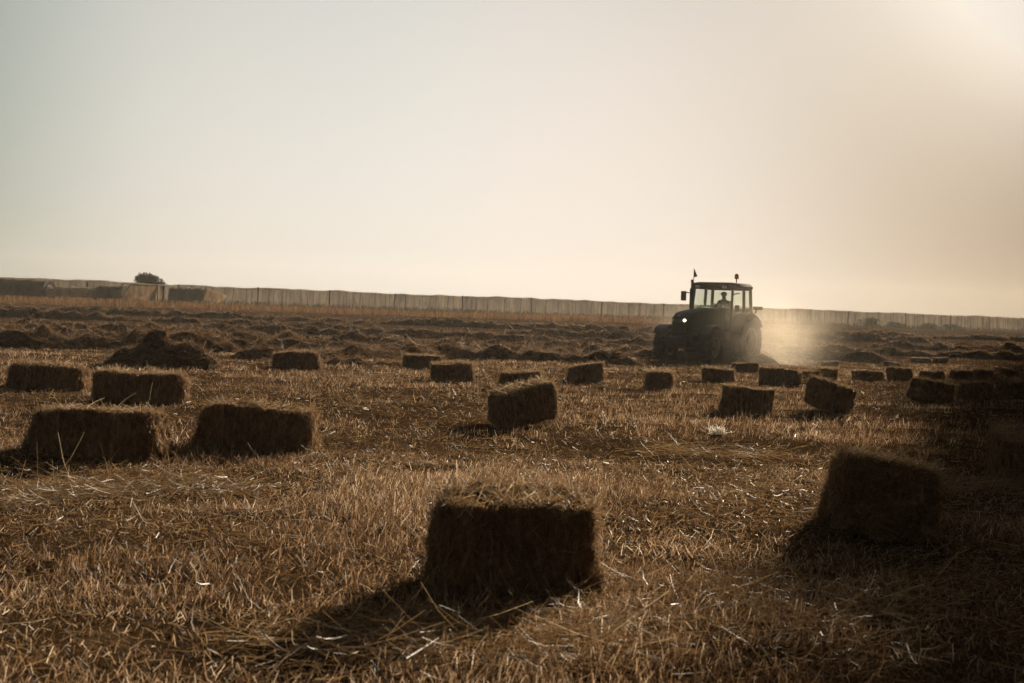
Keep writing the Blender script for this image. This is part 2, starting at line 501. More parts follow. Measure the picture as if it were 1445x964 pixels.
def twine_mesh(W, H, x, seed):
    """one loop of twine round the bale"""
    g = np.random.default_rng(seed)
    pts = []
    w, h = W / 2 + .012, H + .012
    for (a, b) in (((-w, 0), (-w, h)), ((-w, h), (w, h)), ((w, h), (w, 0)), ((w, 0), (-w, 0))):
        for s in range(8):
            t = s / 8
            pts.append((x + g.normal() * .004, a[0] + (b[0] - a[0]) * t, a[1] + (b[1] - a[1]) * t))
    n = len(pts); r = .0035; V = []; F = []
    for i, p in enumerate(pts):
        for kx, kr in ((-r, 0), (0, r), (r, 0), (0, -r)):
            s = 1 + kr / max(w, h)
            V.append((p[0] + kx, p[1] * s, h / 2 + (p[2] - h / 2) * s))
    for i in range(n):
        j = (i + 1) % n
        for q in range(4):
            F.append((i * 4 + q, i * 4 + (q + 1) % 4, j * 4 + (q + 1) % 4, j * 4 + q))
    return np_mesh('twine', np.array(V), np.array(F), M_TWINE)

FAR_PROTO = {}
BALES = []
def bale(px, py, L, rot, label, W=.46, H=.37, tilt=0.0, pitch=0.0, seed=0, near=False, sink=.02, rag=1.0, wisps=0):
    p = ground_at(px, py)
    dist = p.y
    half = abs(L / 2 * math.sin(R(rot))) + abs(W / 2 * math.cos(R(rot)))
    d = Vector((p.x, p.y, 0)).normalized()
    c = Vector((p.x, p.y, 0)) + d * half * .95
    z = terrain(c.x, c.y)[0]
    if near:
        me = bale_mesh(L, W, H, seed, 9000 if dist < 9 else 5200 if dist < 14 else 3000, max(1, dist / 12) ** .8, rag=rag, wisps=wisps)
        o = link('straw_bale', me); sc = (1, 1, 1)
    else:
        v = seed % 4
        if v not in FAR_PROTO:
            FAR_PROTO[v] = bale_mesh(.95, .46, .37, 300 + v, 1100, 2.6, hi=False)
        if not BALES or True:
            o = bpy.data.objects.new('straw_bale', FAR_PROTO[v]); COL.objects.link(o)
        sc = (L / .95, W / .46, H / .37)
    o.location = (c.x, c.y, z - sink + abs(math.sin(R(tilt))) * (L / 2 * abs(math.cos(R(rot))) + W / 2 * abs(math.sin(R(rot)))) * .75
                  + abs(math.sin(R(pitch))) * W * .4)
    o.scale = sc
    # tilt about the line of sight (clockwise as seen), pitch about the picture's x axis
    o.rotation_euler = (Matrix.Rotation(R(tilt), 3, 'Y') @ Matrix.Rotation(R(pitch), 3, 'X') @ Matrix.Rotation(R(rot), 3, 'Z')).to_euler()
    tag(o, label, 'straw bale', 'rectangular straw bales lying on the stubble')
    if near and dist < 20:
        for s in (-.24, .24):
            link('twine', twine_mesh(W, H, s * L, seed + 7), o)
    BALES.append(o)
    return o

B = bale
B(724, 842, .70, 14, 'big foreground bale with pale straw wisps on top, throwing a long shadow', H=.42, pitch=5, seed=101, near=True, rag=1.7, wisps=130)
B(1232, 764, .85, 82, 'leaning dark bale seen end-on in the shaded foreground', W=.53, H=.45, tilt=8, seed=102, near=True, rag=1.2, sink=.06)
B(1452, 690, .9, 78, 'bale cut off by the edge of the photo, level with the leaning end-on bale', W=.50, H=.42, seed=103, near=True)
B(139, 648, .98, -5, 'long bale with brown straw over its top, beside the square-cornered one', H=.36, seed=104, near=True, rag=1.4, wisps=40)
B(361, 637, .98, -2, 'long square-cornered dark bale with a fuzzy sunlit end', H=.38, seed=105, near=True)
B(200, 568, 1.0, 1, 'dark oblong bale directly in front of the loose straw heap', H=.37, seed=106, near=True)
B(70, 549, 1.0, 2, 'dark oblong bale with a white wisp on top, leftmost of the bales', H=.34, seed=107, near=True, wisps=40)
B(738, 604, .70, 18, 'tall bale with a slanting pale top, in front of a half hidden bale', H=.40, tilt=-7, pitch=9, seed=108, near=True, wisps=160)
B(1051, 586, .62, 12, 'dark blocky bale standing just in front of the tractor', H=.38, seed=109, near=True)
B(1167, 584, .62, 28, 'tipped bale with a pointed top corner, beside the dark blocky bale before the tractor', H=.40, tilt=13, seed=110, near=True, sink=.05)
B(420, 521, .93, 3, 'small boxy bale alone on pale stubble below the long near windrow', H=.35, seed=111, near=True)
B(597, 520, .82, -12, 'flat topped bale partly behind another, touching the foot of the second windrow', H=.30, seed=112, near=True)
B(638, 540, .68, 8, 'small bale just in front of the flat topped one', H=.34, seed=113, near=True)
B(733, 551, .66, 4, 'bale half hidden behind the tall bale with the slanting pale top', H=.32, seed=114, near=True)
B(827, 540, .68, -10, 'bale with a light sloping top edge, in front of the low loose humps', H=.34, tilt=-4, seed=115, near=True)
B(931, 552, .80, 86, 'square bale seen end-on, alone between the humps and the tractor', W=.47, H=.36, seed=116, near=True)
B(1013, 539, .60, 6, 'small bale right below the front wheels of the tractor', H=.28, tilt=5, seed=117, near=True)
B(1308, 572, .58, 16, 'tipped bale sloping down to one side, in front of the far line of bales', H=.38, tilt=11, seed=118, near=True)
B(1375, 566, .46, 6, 'dark bale next to the tipped sloping one, between it and the dark long bale', H=.34, seed=119, near=True)
B(1433, 561, .66, 3, 'dark long bale at the edge of the photo, beyond the cut off one', H=.36, seed=120, near=True)
F_ = [(1050, 526, .62, 10, .28, 'pale dusty bale under the rear wheel of the tractor', 0),
      (1090, 545, .48, 14, .40, 'bale standing where the dust settles behind the tractor', 0),
      (1112, 545, .40, 60, .34, 'narrow bale tight against the one in the settling dust', 0),
      (1141, 540, .42, 20, .28, 'low bale peeping over the tipped bale with the pointed corner', 0),
      (1166, 538, .40, 75, .32, 'small upright bale touching the low bale above the pointed one', 0),
      (1225, 538, .70, -3, .27, 'flat low bale first in the far line past the pointed one', 0),
      (1270, 539, .50, 8, .33, 'stubby bale second in the far line, a narrow gap from the flat one', -5),
      (1315, 537, .58, 4, .26, 'low bale with pale straw lines on top, above the tipped sloping bale', 0),
      (1355, 536, .50, 6, .25, 'low bale above the gap between the sloping bale and its neighbour', 4),
      (1388, 533, .50, 0, .24, 'small dark bale third from the end of the far line', 0),
      (1425, 532, .52, 3, .24, 'small dark bale closing the far line at the edge of the photo', 0),
      (1196, 510, .45, 5, .26, 'tiny square bale topmost of the distant ones beside the dust', 0),
      (1170, 518, .55, 8, .22, 'tiny low bale just below the topmost distant one', 0),
      (1236, 509, .80, 2, .16, 'tiny flat bale in the distance one along from the topmost', 0),
      (1259, 518, .52, 4, .20, 'tiny bale in the distance above the stubby second bale', 0),
      (1300, 512, .85, -4, .22, 'tiny long bale in the distance, farther back than the pale lined one', 0),
      (1327, 512, .55, 6, .22, 'tiny short bale in the distance, right after the tiny long one', 0)]
for i, (px, py, L, rot, H, lab, tl) in enumerate(F_):
    B(px, py, L, rot, lab, H=H, tilt=tl, seed=i)

# ------------------------------------------------------------------ heaps and windrows
def mound(name, cx, cy, prof, half, ang, seed, nstraw, wst, mat_label):
    pass

def windrow(A, Bp, hw, hgt, seed, dens, wst, label, gap=.0, lump=1.0, group='windrows of cut straw across the field', name='straw_windrow', cat='windrow'):
    """lumpy ridge of loose straw between two ground points"""
    g = np.random.default_rng(seed)
    A = np.array(A, float); Bp = np.array(Bp, float)
    ln = np.linalg.norm(Bp - A); d = (Bp - A) / ln; nrm = np.array([-d[1], d[0]])
    step = .14 if ln < 8 else .22
    ns = int(ln / step) + 2; nv = 13
    s = np.linspace(0, ln, ns); v = np.linspace(-1, 1, nv)
    SS, VV = np.meshgrid(s, v, indexing='ij'); SS = SS.ravel(); VV = VV.ravel()
    def hfun(SS, VV):
        wig = .5 * noise2(SS * .10, SS * 0 + seed, seed) + .22 * noise2(SS * .45, SS * 0 + 3, seed + 1)
        l1 = noise2(SS * .55, SS * 0 + 7, seed + 2); l2 = noise2(SS * 1.5, SS * 0 + 9, seed + 3)
        amp = np.clip(.78 + lump * (.38 * l1 + .30 * l2), .22, 1.5)
        if gap: amp = amp * np.clip((noise2(SS * .16, SS * 0 + 5, seed + 6) + .75 - gap) * 3, .05, 1)
        end = np.clip(np.minimum(SS, ln - SS) / .7, 0, 1) ** .6
        prof = np.maximum(0, 1 - np.abs(VV) ** 2.2)
        h = hgt * amp * prof * end
        h = h + prof * (.15 * hgt / .35 * noise2(SS * 2.6, VV * hw * 2.6, seed + 4) + .10 * noise2(SS * 5.5, VV * hw * 5.5, seed + 5)) * end
        wd = hw * (.8 + .3 * l1 + .15 * l2)
        X = A[0] + d[0] * SS + nrm[0] * (VV * wd + wig); Y = A[1] + d[1] * SS + nrm[1] * (VV * wd + wig)
        return np.stack([X, Y, terrain(X, Y) + h - .02], 1), amp * end
    V, _ = hfun(SS, VV)
    i = np.arange(ns - 1)[:, None] * nv + np.arange(nv - 1)[None, :]
    F = np.stack([i, i + nv, i + nv + 1, i + 1], -1).reshape(-1, 4)
    parts = [(V, F, np.full(len(V), .4), 0)]
    n = int(dens * ln * 2.0)
    s2, v2 = g.random(n) * ln, np.clip(.12 + g.normal(size=n) * .38, -1, 1)
    P, am = hfun(s2, v2)
    k = g.random(n) < .25 + am
    P = P[k]; n = len(P)
    a = g.random(n) * 2 * np.pi
    D = np.stack([np.cos(a), np.sin(a), .25 + .45 * g.normal(size=n)], 1); D /= np.linalg.norm(D, axis=1, keepdims=True)
    Ls = .10 + .28 * g.random(n) ** 1.8
    P = P - D * (Ls * .3)[:, None] + np.array([0, 0, .02])
    parts.append((*ribbons(P, D, Ls, (.4 + .8 * g.random(n)) * wst, .5, 2, g.beta(1.7, 2.0, n), seed + 8), 1))
    V, F, t, mi = merge(parts)
    o = link(name, np_mesh(name, V, F, None, t, mats=[M_ROW, M_ROWFUZZ], midx=mi))
    tag(o, label, cat, group)
    return o

def gp(px, py):
    p = ground_at(px, py); return (p.x, p.y)

windrow((-20, 31.5), gp(345, 500), .85, .52, 201, 300, .007, 'thick dark windrow nearest the camera, running in behind the loose straw heap', lump=.7)
windrow(gp(335, 505), gp(812, 507), .8, .32, 202, 260, .007, 'second windrow, lumpy and dark, ending behind the bale with the light sloping top')
windrow(gp(440, 514), gp(560, 515), .35, .16, 203, 160, .007, 'short thin strip of straw ending at the flat topped bale', lump=.5)
windrow((-27, 43), (4.0, 41), .85, .36, 204, 170, .009, 'third windrow back, broken into tufts, stopping short of the tractor')
windrow((-31, 50), (9.5, 49.6), .85, .38, 205, 160, .010, 'windrow the tractor is driving into, dark under its front wheels')
windrow((-36, 58), (16, 59), .9, .38, 206, 120, .011, 'windrow passing right behind the tractor')
windrow((-41, 67), (34, 70), .9, .37, 207, 110, .012, 'first windrow clear beyond the tractor', gap=.2, lump=.55)
windrow((-46, 76), (38, 80), .95, .38, 208, 100, .014, 'second windrow beyond the tractor', gap=.2)
windrow((-52, 85), (43, 92), .95, .38, 209, 90, .016, 'last windrow before the strip of tall rusty grass', gap=.25)
windrow((12, 100), (52, 108), .95, .30, 210, 90, .018, 'farthest windrow, low and broken, near the netting fence past the tractor', gap=.3)

def heap(px, py, w, lumps, seed, label, dens=2600, wst=.006):
    """pile of loose straw: gaussian lumps (dx, dy, radius, height)"""
    g = np.random.default_rng(seed)
    p = ground_at(px, py); c = np.array([p.x, p.y + .45])
    n = 46; ext = w * .62
    xs = np.linspace(-ext, ext, n); ysv = np.linspace(-ext * .7, ext * .7, n)
    X, Y = np.meshgrid(xs, ysv, indexing='ij'); X = X.ravel(); Y = Y.ravel()
    def hf(X, Y):
        h = np.zeros_like(X)
        for (dx, dy, r, hh) in lumps:
            q = ((X - dx) ** 2 + (Y - dy) ** 2) / (r * r)
            h = np.maximum(h, hh * np.exp(-q ** 1.4))
        h = h * (1 + .22 * noise2(X * 4, Y * 4, seed) + .12 * noise2(X * 9, Y * 9, seed + 1))
        return h + .03 * noise2(X * 12, Y * 12, seed + 2) * np.clip(h * 6, 0, 1)
    h = hf(X, Y)
    V = np.stack([c[0] + X, c[1] + Y, terrain(c[0] + X, c[1] + Y) + h - .025], 1)
    i = np.arange(n - 1)[:, None] * n + np.arange(n - 1)[None, :]
    F = np.stack([i, i + n, i + n + 1, i + 1], -1).reshape(-1, 4)
    parts = [(V, F, np.full(len(V), .4), 0)]
    m = dens * 3
    X, Y = (g.random(m) * 2 - 1) * ext, (g.random(m) * 2 - 1) * ext * .7
    h = hf(X, Y); k = h > .05; X, Y, h = X[k], Y[k], h[k]; m = len(X)
    P = np.stack([c[0] + X, c[1] + Y, terrain(c[0] + X, c[1] + Y) + h - .01], 1)
    a = g.random(m) * 2 * np.pi
    D = np.stack([np.cos(a), np.sin(a), .2 + .45 * g.normal(size=m)], 1); D /= np.linalg.norm(D, axis=1, keepdims=True)
    Ls = .07 + .25 * g.random(m) ** 2
    parts.append((*ribbons(P - D * (Ls * .3)[:, None], D, Ls, (.5 + g.random(m)) * wst, .3, 2, g.beta(1.9, 2.6, m), seed + 8), 1))
    V, F, t, mi = merge(parts)
    o = link('straw_heap', np_mesh('straw_heap', V, F, None, t, mats=[M_ROW, M_ROWFUZZ], midx=mi))
    tag(o, label, 'straw heap', 'loose straw heaps')

heap(226, 519, 2.3, [(-.22, 0, .30, .76), (-.66, 0, .40, .36), (.40, .05, .52, .46), (.0, 0, .55, .44), (.76, -.05, .26, .28)], 221,
     'loose heap of dark straw with one peak, behind the oblong bales')
heap(822, 512, 1.6, [(-.4, 0, .35, .14), (.1, 0, .40, .22), (.5, 0, .3, .26)], 222, 'low loose hump of straw behind the bale with the light sloping top', 1500)
heap(886, 514, 1.3, [(0, 0, .42, .30), (.32, 0, .25, .2)], 223, 'rounded pale hump of loose straw between the low hump and the tractor', 1500)
heap(870, 553, .9, [(-.15, 0, .22, .07), (.2, 0, .2, .06)], 224, 'thin scatter of dark straw beside the square end-on bale', 500)

def tuft():
    g = np.random.default_rng(77)
    p = ground_at(1015, 614)
    n = 170
    P = np.array(p.to_tuple())[None] + g.normal(size=(n, 3)) * np.array([.045, .04, .015]) + np.array([0, 0, .03])
    D = g.normal(size=(n, 3)) + np.array([.0, 0, .25]); D /= np.linalg.norm(D, axis=1, keepdims=True)
    V, F, t = ribbons(P, D, .025 + .06 * g.random(n) ** 2, .004 + .007 * g.random(n), .7, 3, .8 + .2 * g.random(n), 78)
    o = link('straw_tuft', np_mesh('straw_tuft', V, F, M_PALE, t))
    tag(o, 'bright whitish tuft of straw alone on the dark stubble before the tractor', 'straw tuft')
tuft()

build_stubble()
build_loose()

# ------------------------------------------------------------------ dry grass strip, weeds
def blades(name, x, y, hmin, hmax, w, mat, seed, label, cat):
    g = np.random.default_rng(seed); n = len(x)
    lean = g.normal(size=(n, 2)) * .22 + np.array([.06, 0])
    D = np.stack([lean[:, 0], lean[:, 1], np.ones(n)], 1); D /= np.linalg.norm(D, axis=1, keepdims=True)
    L = (hmin + (hmax - hmin) * g.random(n)) * (1 + .4 * noise2(x * .12, y * .3, seed))
    V, F, t = ribbons(np.stack([x, y, terrain(x, y) - .03], 1), D, L, w * (.5 + g.random(n)), .25, 2, None, seed)
    o = link(name, np_mesh(name, V, F, mat, t)); tag(o, label, cat, kind='stuff')

FA, FB = (-62.0, 127.0), (82.0, 196.0)          # netting fence line (its two ends)
def fence_y(x): return FA[1] + (FB[1] - FA[1]) * (x - FA[0]) / (FB[0] - FA[0])
g = np.random.default_rng(61)
n = 15000
x = -56 + 74 * g.random(n); y = fence_y(x) * .74 + 1.5 + 7 * g.random(n) + .8 * noise2(x * .1, x * 0, 5)
k = g.random(n) < np.clip(1.3 - np.clip((x - 0) / 18, 0, 1), 0, 1)
blades('dry_grass', x[k], y[k], .28, .62, .035, M_DRYGRASS, 62, 'strip of tall rusty dry grass before the netting fence', 'grass')
n = 14000
x = -66 + 150 * g.random(n); y = fence_y(x) - .6 - 12 * g.random(n) ** 1.6
blades('weeds', x, y, .18, .55, .05, M_WEED, 63, 'dark low weeds along the foot of the netting fence', 'weeds')

# ------------------------------------------------------------------ simple solids
class MB:
    def __init__(s): s.bm = bmesh.new()
    def _add(s, vs, fs):
        v = [s.bm.verts.new(p) for p in vs]
        for f in fs:
            try: s.bm.faces.new([v[i] for i in f])
            except ValueError: pass
        return v
    def box(s, c, d, rot=None, bev=0):
        b = bmesh.new(); bmesh.ops.create_cube(b, size=1)
        for v in b.verts: v.co = Vector((v.co.x * d[0], v.co.y * d[1], v.co.z * d[2]))
        if bev: bmesh.ops.bevel(b, geom=b.edges[:], offset=bev, segments=2, affect='EDGES', profile=.6)
        m = Matrix.Translation(c) @ (rot.to_4x4() if rot else Matrix.Identity(4))
        s._merge(b, m); return s
    def _merge(s, b, m=Matrix.Identity(4)):
        b.verts.index_update()
        s._add([m @ v.co for v in b.verts], [[v.index for v in f.verts] for f in b.faces]); b.free()
    def bar(s, a, b_, w, d=None, bev=0):
        a, b_ = Vector(a), Vector(b_); d = d or w
        z = (b_ - a); L = z.length; z.normalize()
        q = z.to_track_quat('Z', 'Y').to_matrix()
        return s.box((a + b_) / 2, (w, d, L), q, bev)
    def tube(s, pts, r, n=10, cap=True):
        pts = [Vector(p) for p in pts]; rs = r if isinstance(r, (list, tuple)) else [r] * len(pts)
        rings = []; prev = None
        for i, p in enumerate(pts):
            t = (pts[min(i + 1, len(pts) - 1)] - pts[max(i - 1, 0)]).normalized()
            u = (prev - t * prev.dot(t)) if prev else t.orthogonal()
            u.normalize(); prev = u; w = t.cross(u)
            rings.append([p + (u * math.cos(2 * math.pi * k / n) + w * math.sin(2 * math.pi * k / n)) * rs[i] for k in range(n)])
        vs = [q for ring in rings for q in ring]; fs = []
        for i in range(len(pts) - 1):
            for k in range(n):
                fs.append((i * n + k, i * n + (k + 1) % n, (i + 1) * n + (k + 1) % n, (i + 1) * n + k))
        if cap: fs.append(tuple(range(n))[::-1]); fs.append(tuple((len(pts) - 1) * n + k for k in range(n)))
        s._add(vs, fs); return s
    def lathe_y(s, prof, c=(0, 0, 0), n=32):
        """prof: list of (radius, y); closed loop"""
        vs = []; m = len(prof)
        for k in range(n):
            a = 2 * math.pi * k / n
            for r, y in prof: vs.append((c[0] + r * math.cos(a), c[1] + y, c[2] + r * math.sin(a)))
        fs = []
        for k in range(n):
            k2 = (k + 1) % n
            for i in range(m):
                j = (i + 1) % m
                fs.append((k * m + i, k * m + j, k2 * m + j, k2 * m + i))
        s._add(vs, fs); return s
    def ball(s, c, r, sc=(1, 1, 1), n=12):
        b = bmesh.new(); bmesh.ops.create_uvsphere(b, u_segments=n, v_segments=n // 2 + 2, radius=r)
        s._merge(b, Matrix.Translation(c) @ Matrix.Diagonal((*sc, 1))); return s
    def loft(s, secs, cap=True):
        """secs: list of equal-length closed point loops"""
        n = len(secs[0]); vs = [p for q in secs for p in q]; fs = []
        for i in range(len(secs) - 1):
            for k in range(n): fs.append((i * n + k, i * n + (k + 1) % n, (i + 1) * n + (k + 1) % n, (i + 1) * n + k))
        if cap: fs.append(tuple(range(n))[::-1]); fs.append(tuple((len(secs) - 1) * n + k for k in range(n)))
        s._add(vs, fs); return s
    def build(s, name, mat, parent=None, smooth=False, bev=0):
        bmesh.ops.recalc_face_normals(s.bm, faces=s.bm.faces[:])
        me = bpy.data.meshes.new(name); s.bm.to_mesh(me); s.bm.free()
        me.materials.append(mat)
        if smooth:
            me.polygons.foreach_set('use_smooth', np.ones(len(me.polygons), dtype=bool))
            try: me.set_sharp_from_angle(angle=R(38))
            except Exception: pass
        return link(name, me, parent)

# ------------------------------------------------------------------ netting fence and sheds along the back
def strip_mesh(pts_bot, pts_top, mat, name, thick=.02):
    """netting hung between two polylines, with a real thickness"""
    n = len(pts_bot)
    V = []; 
    for b, t in zip(pts_bot, pts_top):
        V += [b, t]
    V = np.array(V, float); back = V + np.array([0, thick, 0])
    i = np.arange(n - 1)[:, None] * 2
    F1 = np.concatenate([i, i + 2, i + 3, i + 1], 1); F2 = np.concatenate([i + 1, i + 3, i + 2, i], 1) + 2 * n
    E1 = np.concatenate([i + 1, i + 3, i + 3 + 2 * n, i + 1 + 2 * n], 1)
    return np_mesh(name, np.concatenate([V, back]), np.concatenate([F1, F2, E1]), mat)

def build_fence():
    root = empty('netting_fence', (FA[0], FA[1], terrain(*FA)[0]))
    tag(root, 'long tan netting fence on posts along the whole back of the field', 'fence')
    inv = Matrix.Translation(-root.location)
    ln = math.hypot(FB[0] - FA[0], FB[1] - FA[1]); d = ((FB[0] - FA[0]) / ln, (FB[1] - FA[1]) / ln)
    def P(s, z, off=0):
        x, y = FA[0] + d[0] * s - d[1] * off, FA[1] + d[1] * s + d[0] * off
        return (x - root.location.x, y - root.location.y, terrain(x, y)[0] + z - root.location.z)
    H = 1.80
    posts = []
    s = 2.0; i = 0
    while s < ln:
        posts.append((s, i % 5 == 0)); s += 1.66 * (.6 + .8 * random.random()); i += 1
    st = np.arange(0, ln + .01, .5)
    def top(s):
        a = np.array([s])
        return H + .05 * noise2(a * .9, a * 0, 71)[0] + .07 * noise2(a * .22, a * 0, 72)[0] + .06 * noise2(a * .05, a * 0, 74)[0]
    bot, tp = [], []
    for s in st:
        w = .10 * noise2(np.array([s * .8]), np.array([0.]), 73)[0]
        bot.append(P(s, .04, w)); tp.append(P(s, top(s), 0))
    link('netting', strip_mesh(bot, tp, M_NET, 'netting', .03), root)
    m = MB(); m.tube([P(s, top(s) + .02) for s in st], [.07 + .03 * random.random() for s in st], 6)
    m.build('rolled_edge', M_NETROLL, root, True)
    for s, big in posts[:98]:
        m = MB(); r = .075 if big else .035
        h = (H + .12 if big else H - .02) + random.uniform(-.12, .06)
        m.tube([P(s, -.2, -.10), P(s + random.uniform(-.06, .06), h * .5, -.10), P(s + random.uniform(-.1, .1), h, -.10)], r, 6)
        m.build('post', M_POST, root)
    m = MB(); s = .8
    while s < ln:
        m.tube([P(s, -.1, -.07), P(s + random.uniform(-.12, .12), H * random.uniform(.8, 1.0), -.07)], random.uniform(.018, .034), 4)
        s += random.uniform(.35, 1.2)
    bt = m.build('batten', M_POST, root); bt['kind'] = 'stuff'
    return root
build_fence()

def fy(px, py0=415): 
    """world x on the fence line seen at photo column px"""
    t = (px - CX) / FPX
    # x = t*y ; y = fence_y(x)
    k = (FB[1] - FA[1]) / (FB[0] - FA[0])
    y = (FA[1] - k * FA[0]) / (1 - k * t)
    return t * y

def hoop_tunnel(px0, px1, h, off, mat, label, depth=4.0):
    """low net tunnel on hoops, lying along the fence"""
    x0, x1 = fy(px0), fy(px1); y0, y1 = fence_y(x0) - off, fence_y(x1) - off
    root = empty('net_tunnel', (x0, y0, terrain(x0, y0)[0])); tag(root, label, 'net tunnel')
    n = 14; secs = []
    for i in range(n + 1):
        t = i / n; x, y = x0 + (x1 - x0) * t, y0 + (y1 - y0) * t
        z = terrain(x, y)[0]
        sag = h * (1 - .10 * abs(math.sin(t * math.pi * 4))) * (1 + .04 * random.uniform(-1, 1))
        loop = []
        for k in range(11):
            a = math.pi * k / 10
            loop.append((x - root.location.x, y - root.location.y + depth / 2 * -math.cos(a), z - root.location.z + sag * math.sin(a) ** .7))
        secs.append(loop)
    m = MB(); m.loft(secs); m.build('net_cover', mat, root, True)
    for i in (0, n // 2, n):
        t = i / n; x, y = x0 + (x1 - x0) * t, y0 + (y1 - y0) * t; z = terrain(x, y)[0]
        m = MB(); m.tube([(x - root.location.x, y - root.location.y + (depth / 2 + .03) * -math.cos(math.pi * k / 12), z - root.location.z + (h + .04) * math.sin(math.pi * k / 12) ** .7) for k in range(13)], .04, 6)
        m.build('hoop', M_POST, root, True)
hoop_tunnel(-60, 82, 1.85, 3.0, M_NETDARK, 'tall dark net tunnel at the end of the fence, beside a lower pale one')
hoop_tunnel(84, 150, 1.30, 3.4, M_TARP, 'low pale net tunnel between the tall dark one and the draped frame', 2.6)
hoop_tunnel(152, 186, 1.55, 3.0, M_NETDARK, 'small dark net tunnel close to the draped frame', 2.6)
hoop_tunnel(249, 296, 1.62, 2.6, M_NETDARK, 'dark net tunnel between the draped frame and the folded pale sheet', 2.6)

def draped_frame():
    x0, x1 = fy(188), fy(247); y = fence_y((x0 + x1) / 2) - 5.5
    root = empty('draped_frame', ((x0 + x1) / 2, y, terrain((x0 + x1) / 2, y)[0])); tag(root, 'pale sheet draped over a sloping frame, in front of the round tree', 'draped frame')
    hw = (x1 - x0) / 2; H = 1.75
    def sheet(P, name, mat, seed, parent):
        n = 14; V = []; 
        for i in range(n + 1):
            for j in range(n + 1):
                u, v = i / n, j / n
                p = [(P[0][k] * (1 - u) + P[1][k] * u) * (1 - v) + (P[3][k] * (1 - u) + P[2][k] * u) * v for k in range(3)]
                V.append(p)
        V = np.array(V); V[:, 1] += .10 * noise3(V * 2.2, seed) + .05 * noise3(V * 5, seed + 1)
        i = np.arange(n)[:, None] * (n + 1) + np.arange(n)[None, :]
        F = np.stack([i, i + n + 1, i + n + 2, i + 1], -1).reshape(-1, 4)
        link(name, np_mesh(name, np.concatenate([V, V + np.array([0, .03, 0])]), np.concatenate([F, F + len(V)]), mat, smooth=True), parent)
    sheet(((-hw, -1, -.05), (hw * .92, -1, -.05), (hw * .78, .1, H), (-hw * .55, .1, H)), 'sheet', M_TARP, 1, root)
    sheet(((hw * .92, -1, -.05), (hw, 1.2, -.05), (hw, 1.2, H * .98), (hw * .78, .1, H)), 'sheet', M_TARP, 5, root)
    for (a, b) in (((-hw, -.95, 0), (-hw * .55, .15, H)), ((hw, -.9, 0), (hw * .8, .15, H)), ((hw * 1.02, 1.2, -.1), (hw * 1.02, 1.2, H)), ((-hw * .55, .2, H - .03), (hw * .8, .2, H - .03))):
        m = MB(); m.tube([a, b], .05, 6); m.build('pole', M_POST, root)
    # folded sheet further along
    x0, x1 = fy(298), fy(328); y = fence_y(x0) - 3.5
    r2 = empty('folded_sheet', (x0, y, terrain(x0, y)[0])); tag(r2, 'pale sheet hanging in diagonal folds where the tunnels meet the fence', 'folded sheet')
    w = x1 - x0
    for k in range(3):
        a = k * w / 3
        sheet(((a - w * .12, -.3, -.05), (a + w * .10, -.3, -.05), (a + w * .40, .1, 1.35 - .2 * k), (a + w * .1, .1, 1.55 - .2 * k)), 'sheet', M_TARP, 20 + k, r2)
    m = MB(); m.tube([(0, .2, -.1), (0, .2, 1.75)], .06, 6); m.build('pole', M_POST, r2)
draped_frame()

# ------------------------------------------------------------------ trees and bushes
def leaf_cards(C, rad, n, size, seed, lumps=9):
    """leaves spread through an uneven crown made of clumps"""
    g = np.random.default_rng(seed)
    cen = []; 
    for k in range(lumps):
        v = g.normal(size=3); v /= np.linalg.norm(v)
        cen.append(np.array(C) + v * np.array(rad) * (.35 + .4 * g.random()))
    cen = np.array(cen); r = (.38 + .22 * g.random(lumps))
    k = g.integers(0, lumps, n)
    v = g.normal(size=(n, 3)); v /= np.linalg.norm(v, axis=1, keepdims=True)
    P = cen[k] + v * np.array(rad)[None] * (r[k] * g.random(n) ** .45)[:, None]
    D = g.normal(size=(n, 3)); D /= np.linalg.norm(D, axis=1, keepdims=True)
    return ribbons(P, D, size * (.6 + .8 * g.random(n)), size * (.45 + .4 * g.random(n)), .2, 1, None, seed)

def tree(name, loc, h, rad, n, size, label, seed, group=None, cz=None, lumps=11, cat='tree', edge=False):
    root = empty(name, loc); tag(root, label, cat, group)
    cz = cz or h - rad[2]
    V, F, t = leaf_cards((0, 0, cz), rad, n, size, seed, lumps)
    V[:, 2] = np.maximum(V[:, 2], .03)
    if edge:      # leaves pushed sideways to keep the added crown out of view
        V[:, 0] = np.maximum(V[:, 0], .3613 * (V[:, 1] + loc[1]) + .35 - loc[0] + .5 * (t - .5))
    link('crown', np_mesh('crown', V, F, M_LEAF, t), root)
    g = random.Random(seed); m = MB()
    b = h * .022 + .03
    m.tube([(0, 0, -.15), (.03 * h * g.uniform(-.5, .5), 0, h * .3), (.04 * h * g.uniform(-1, 1), .02 * h, h * .62), (0, 0, h * .9)], [b, b * .8, b * .5, b * .12], 8)
    for k in range(6):
        a = k * 1.05 + g.random(); z0 = h * (.35 + .08 * k)
        e = (math.cos(a) * rad[0] * .7, math.sin(a) * rad[1] * .7, min(h * .92, z0 + h * .18))
        m.tube([(0, 0, z0), (e[0] * .5, e[1] * .5, z0 + (e[2] - z0) * .6), e], [b * .4, b * .28, b * .06], 6)
    m.build('trunk', M_BARK, root, True)
    return root

p = at_depth(210, 418, 152)
zt = terrain(p.x, p.y)[0]
tree('round_tree', (p.x, p.y, zt), 2.95, (1.95, 1.5, 1.15), 6500, .17, 'small round dark tree showing above the netting behind the draped frame', 311, lumps=9)

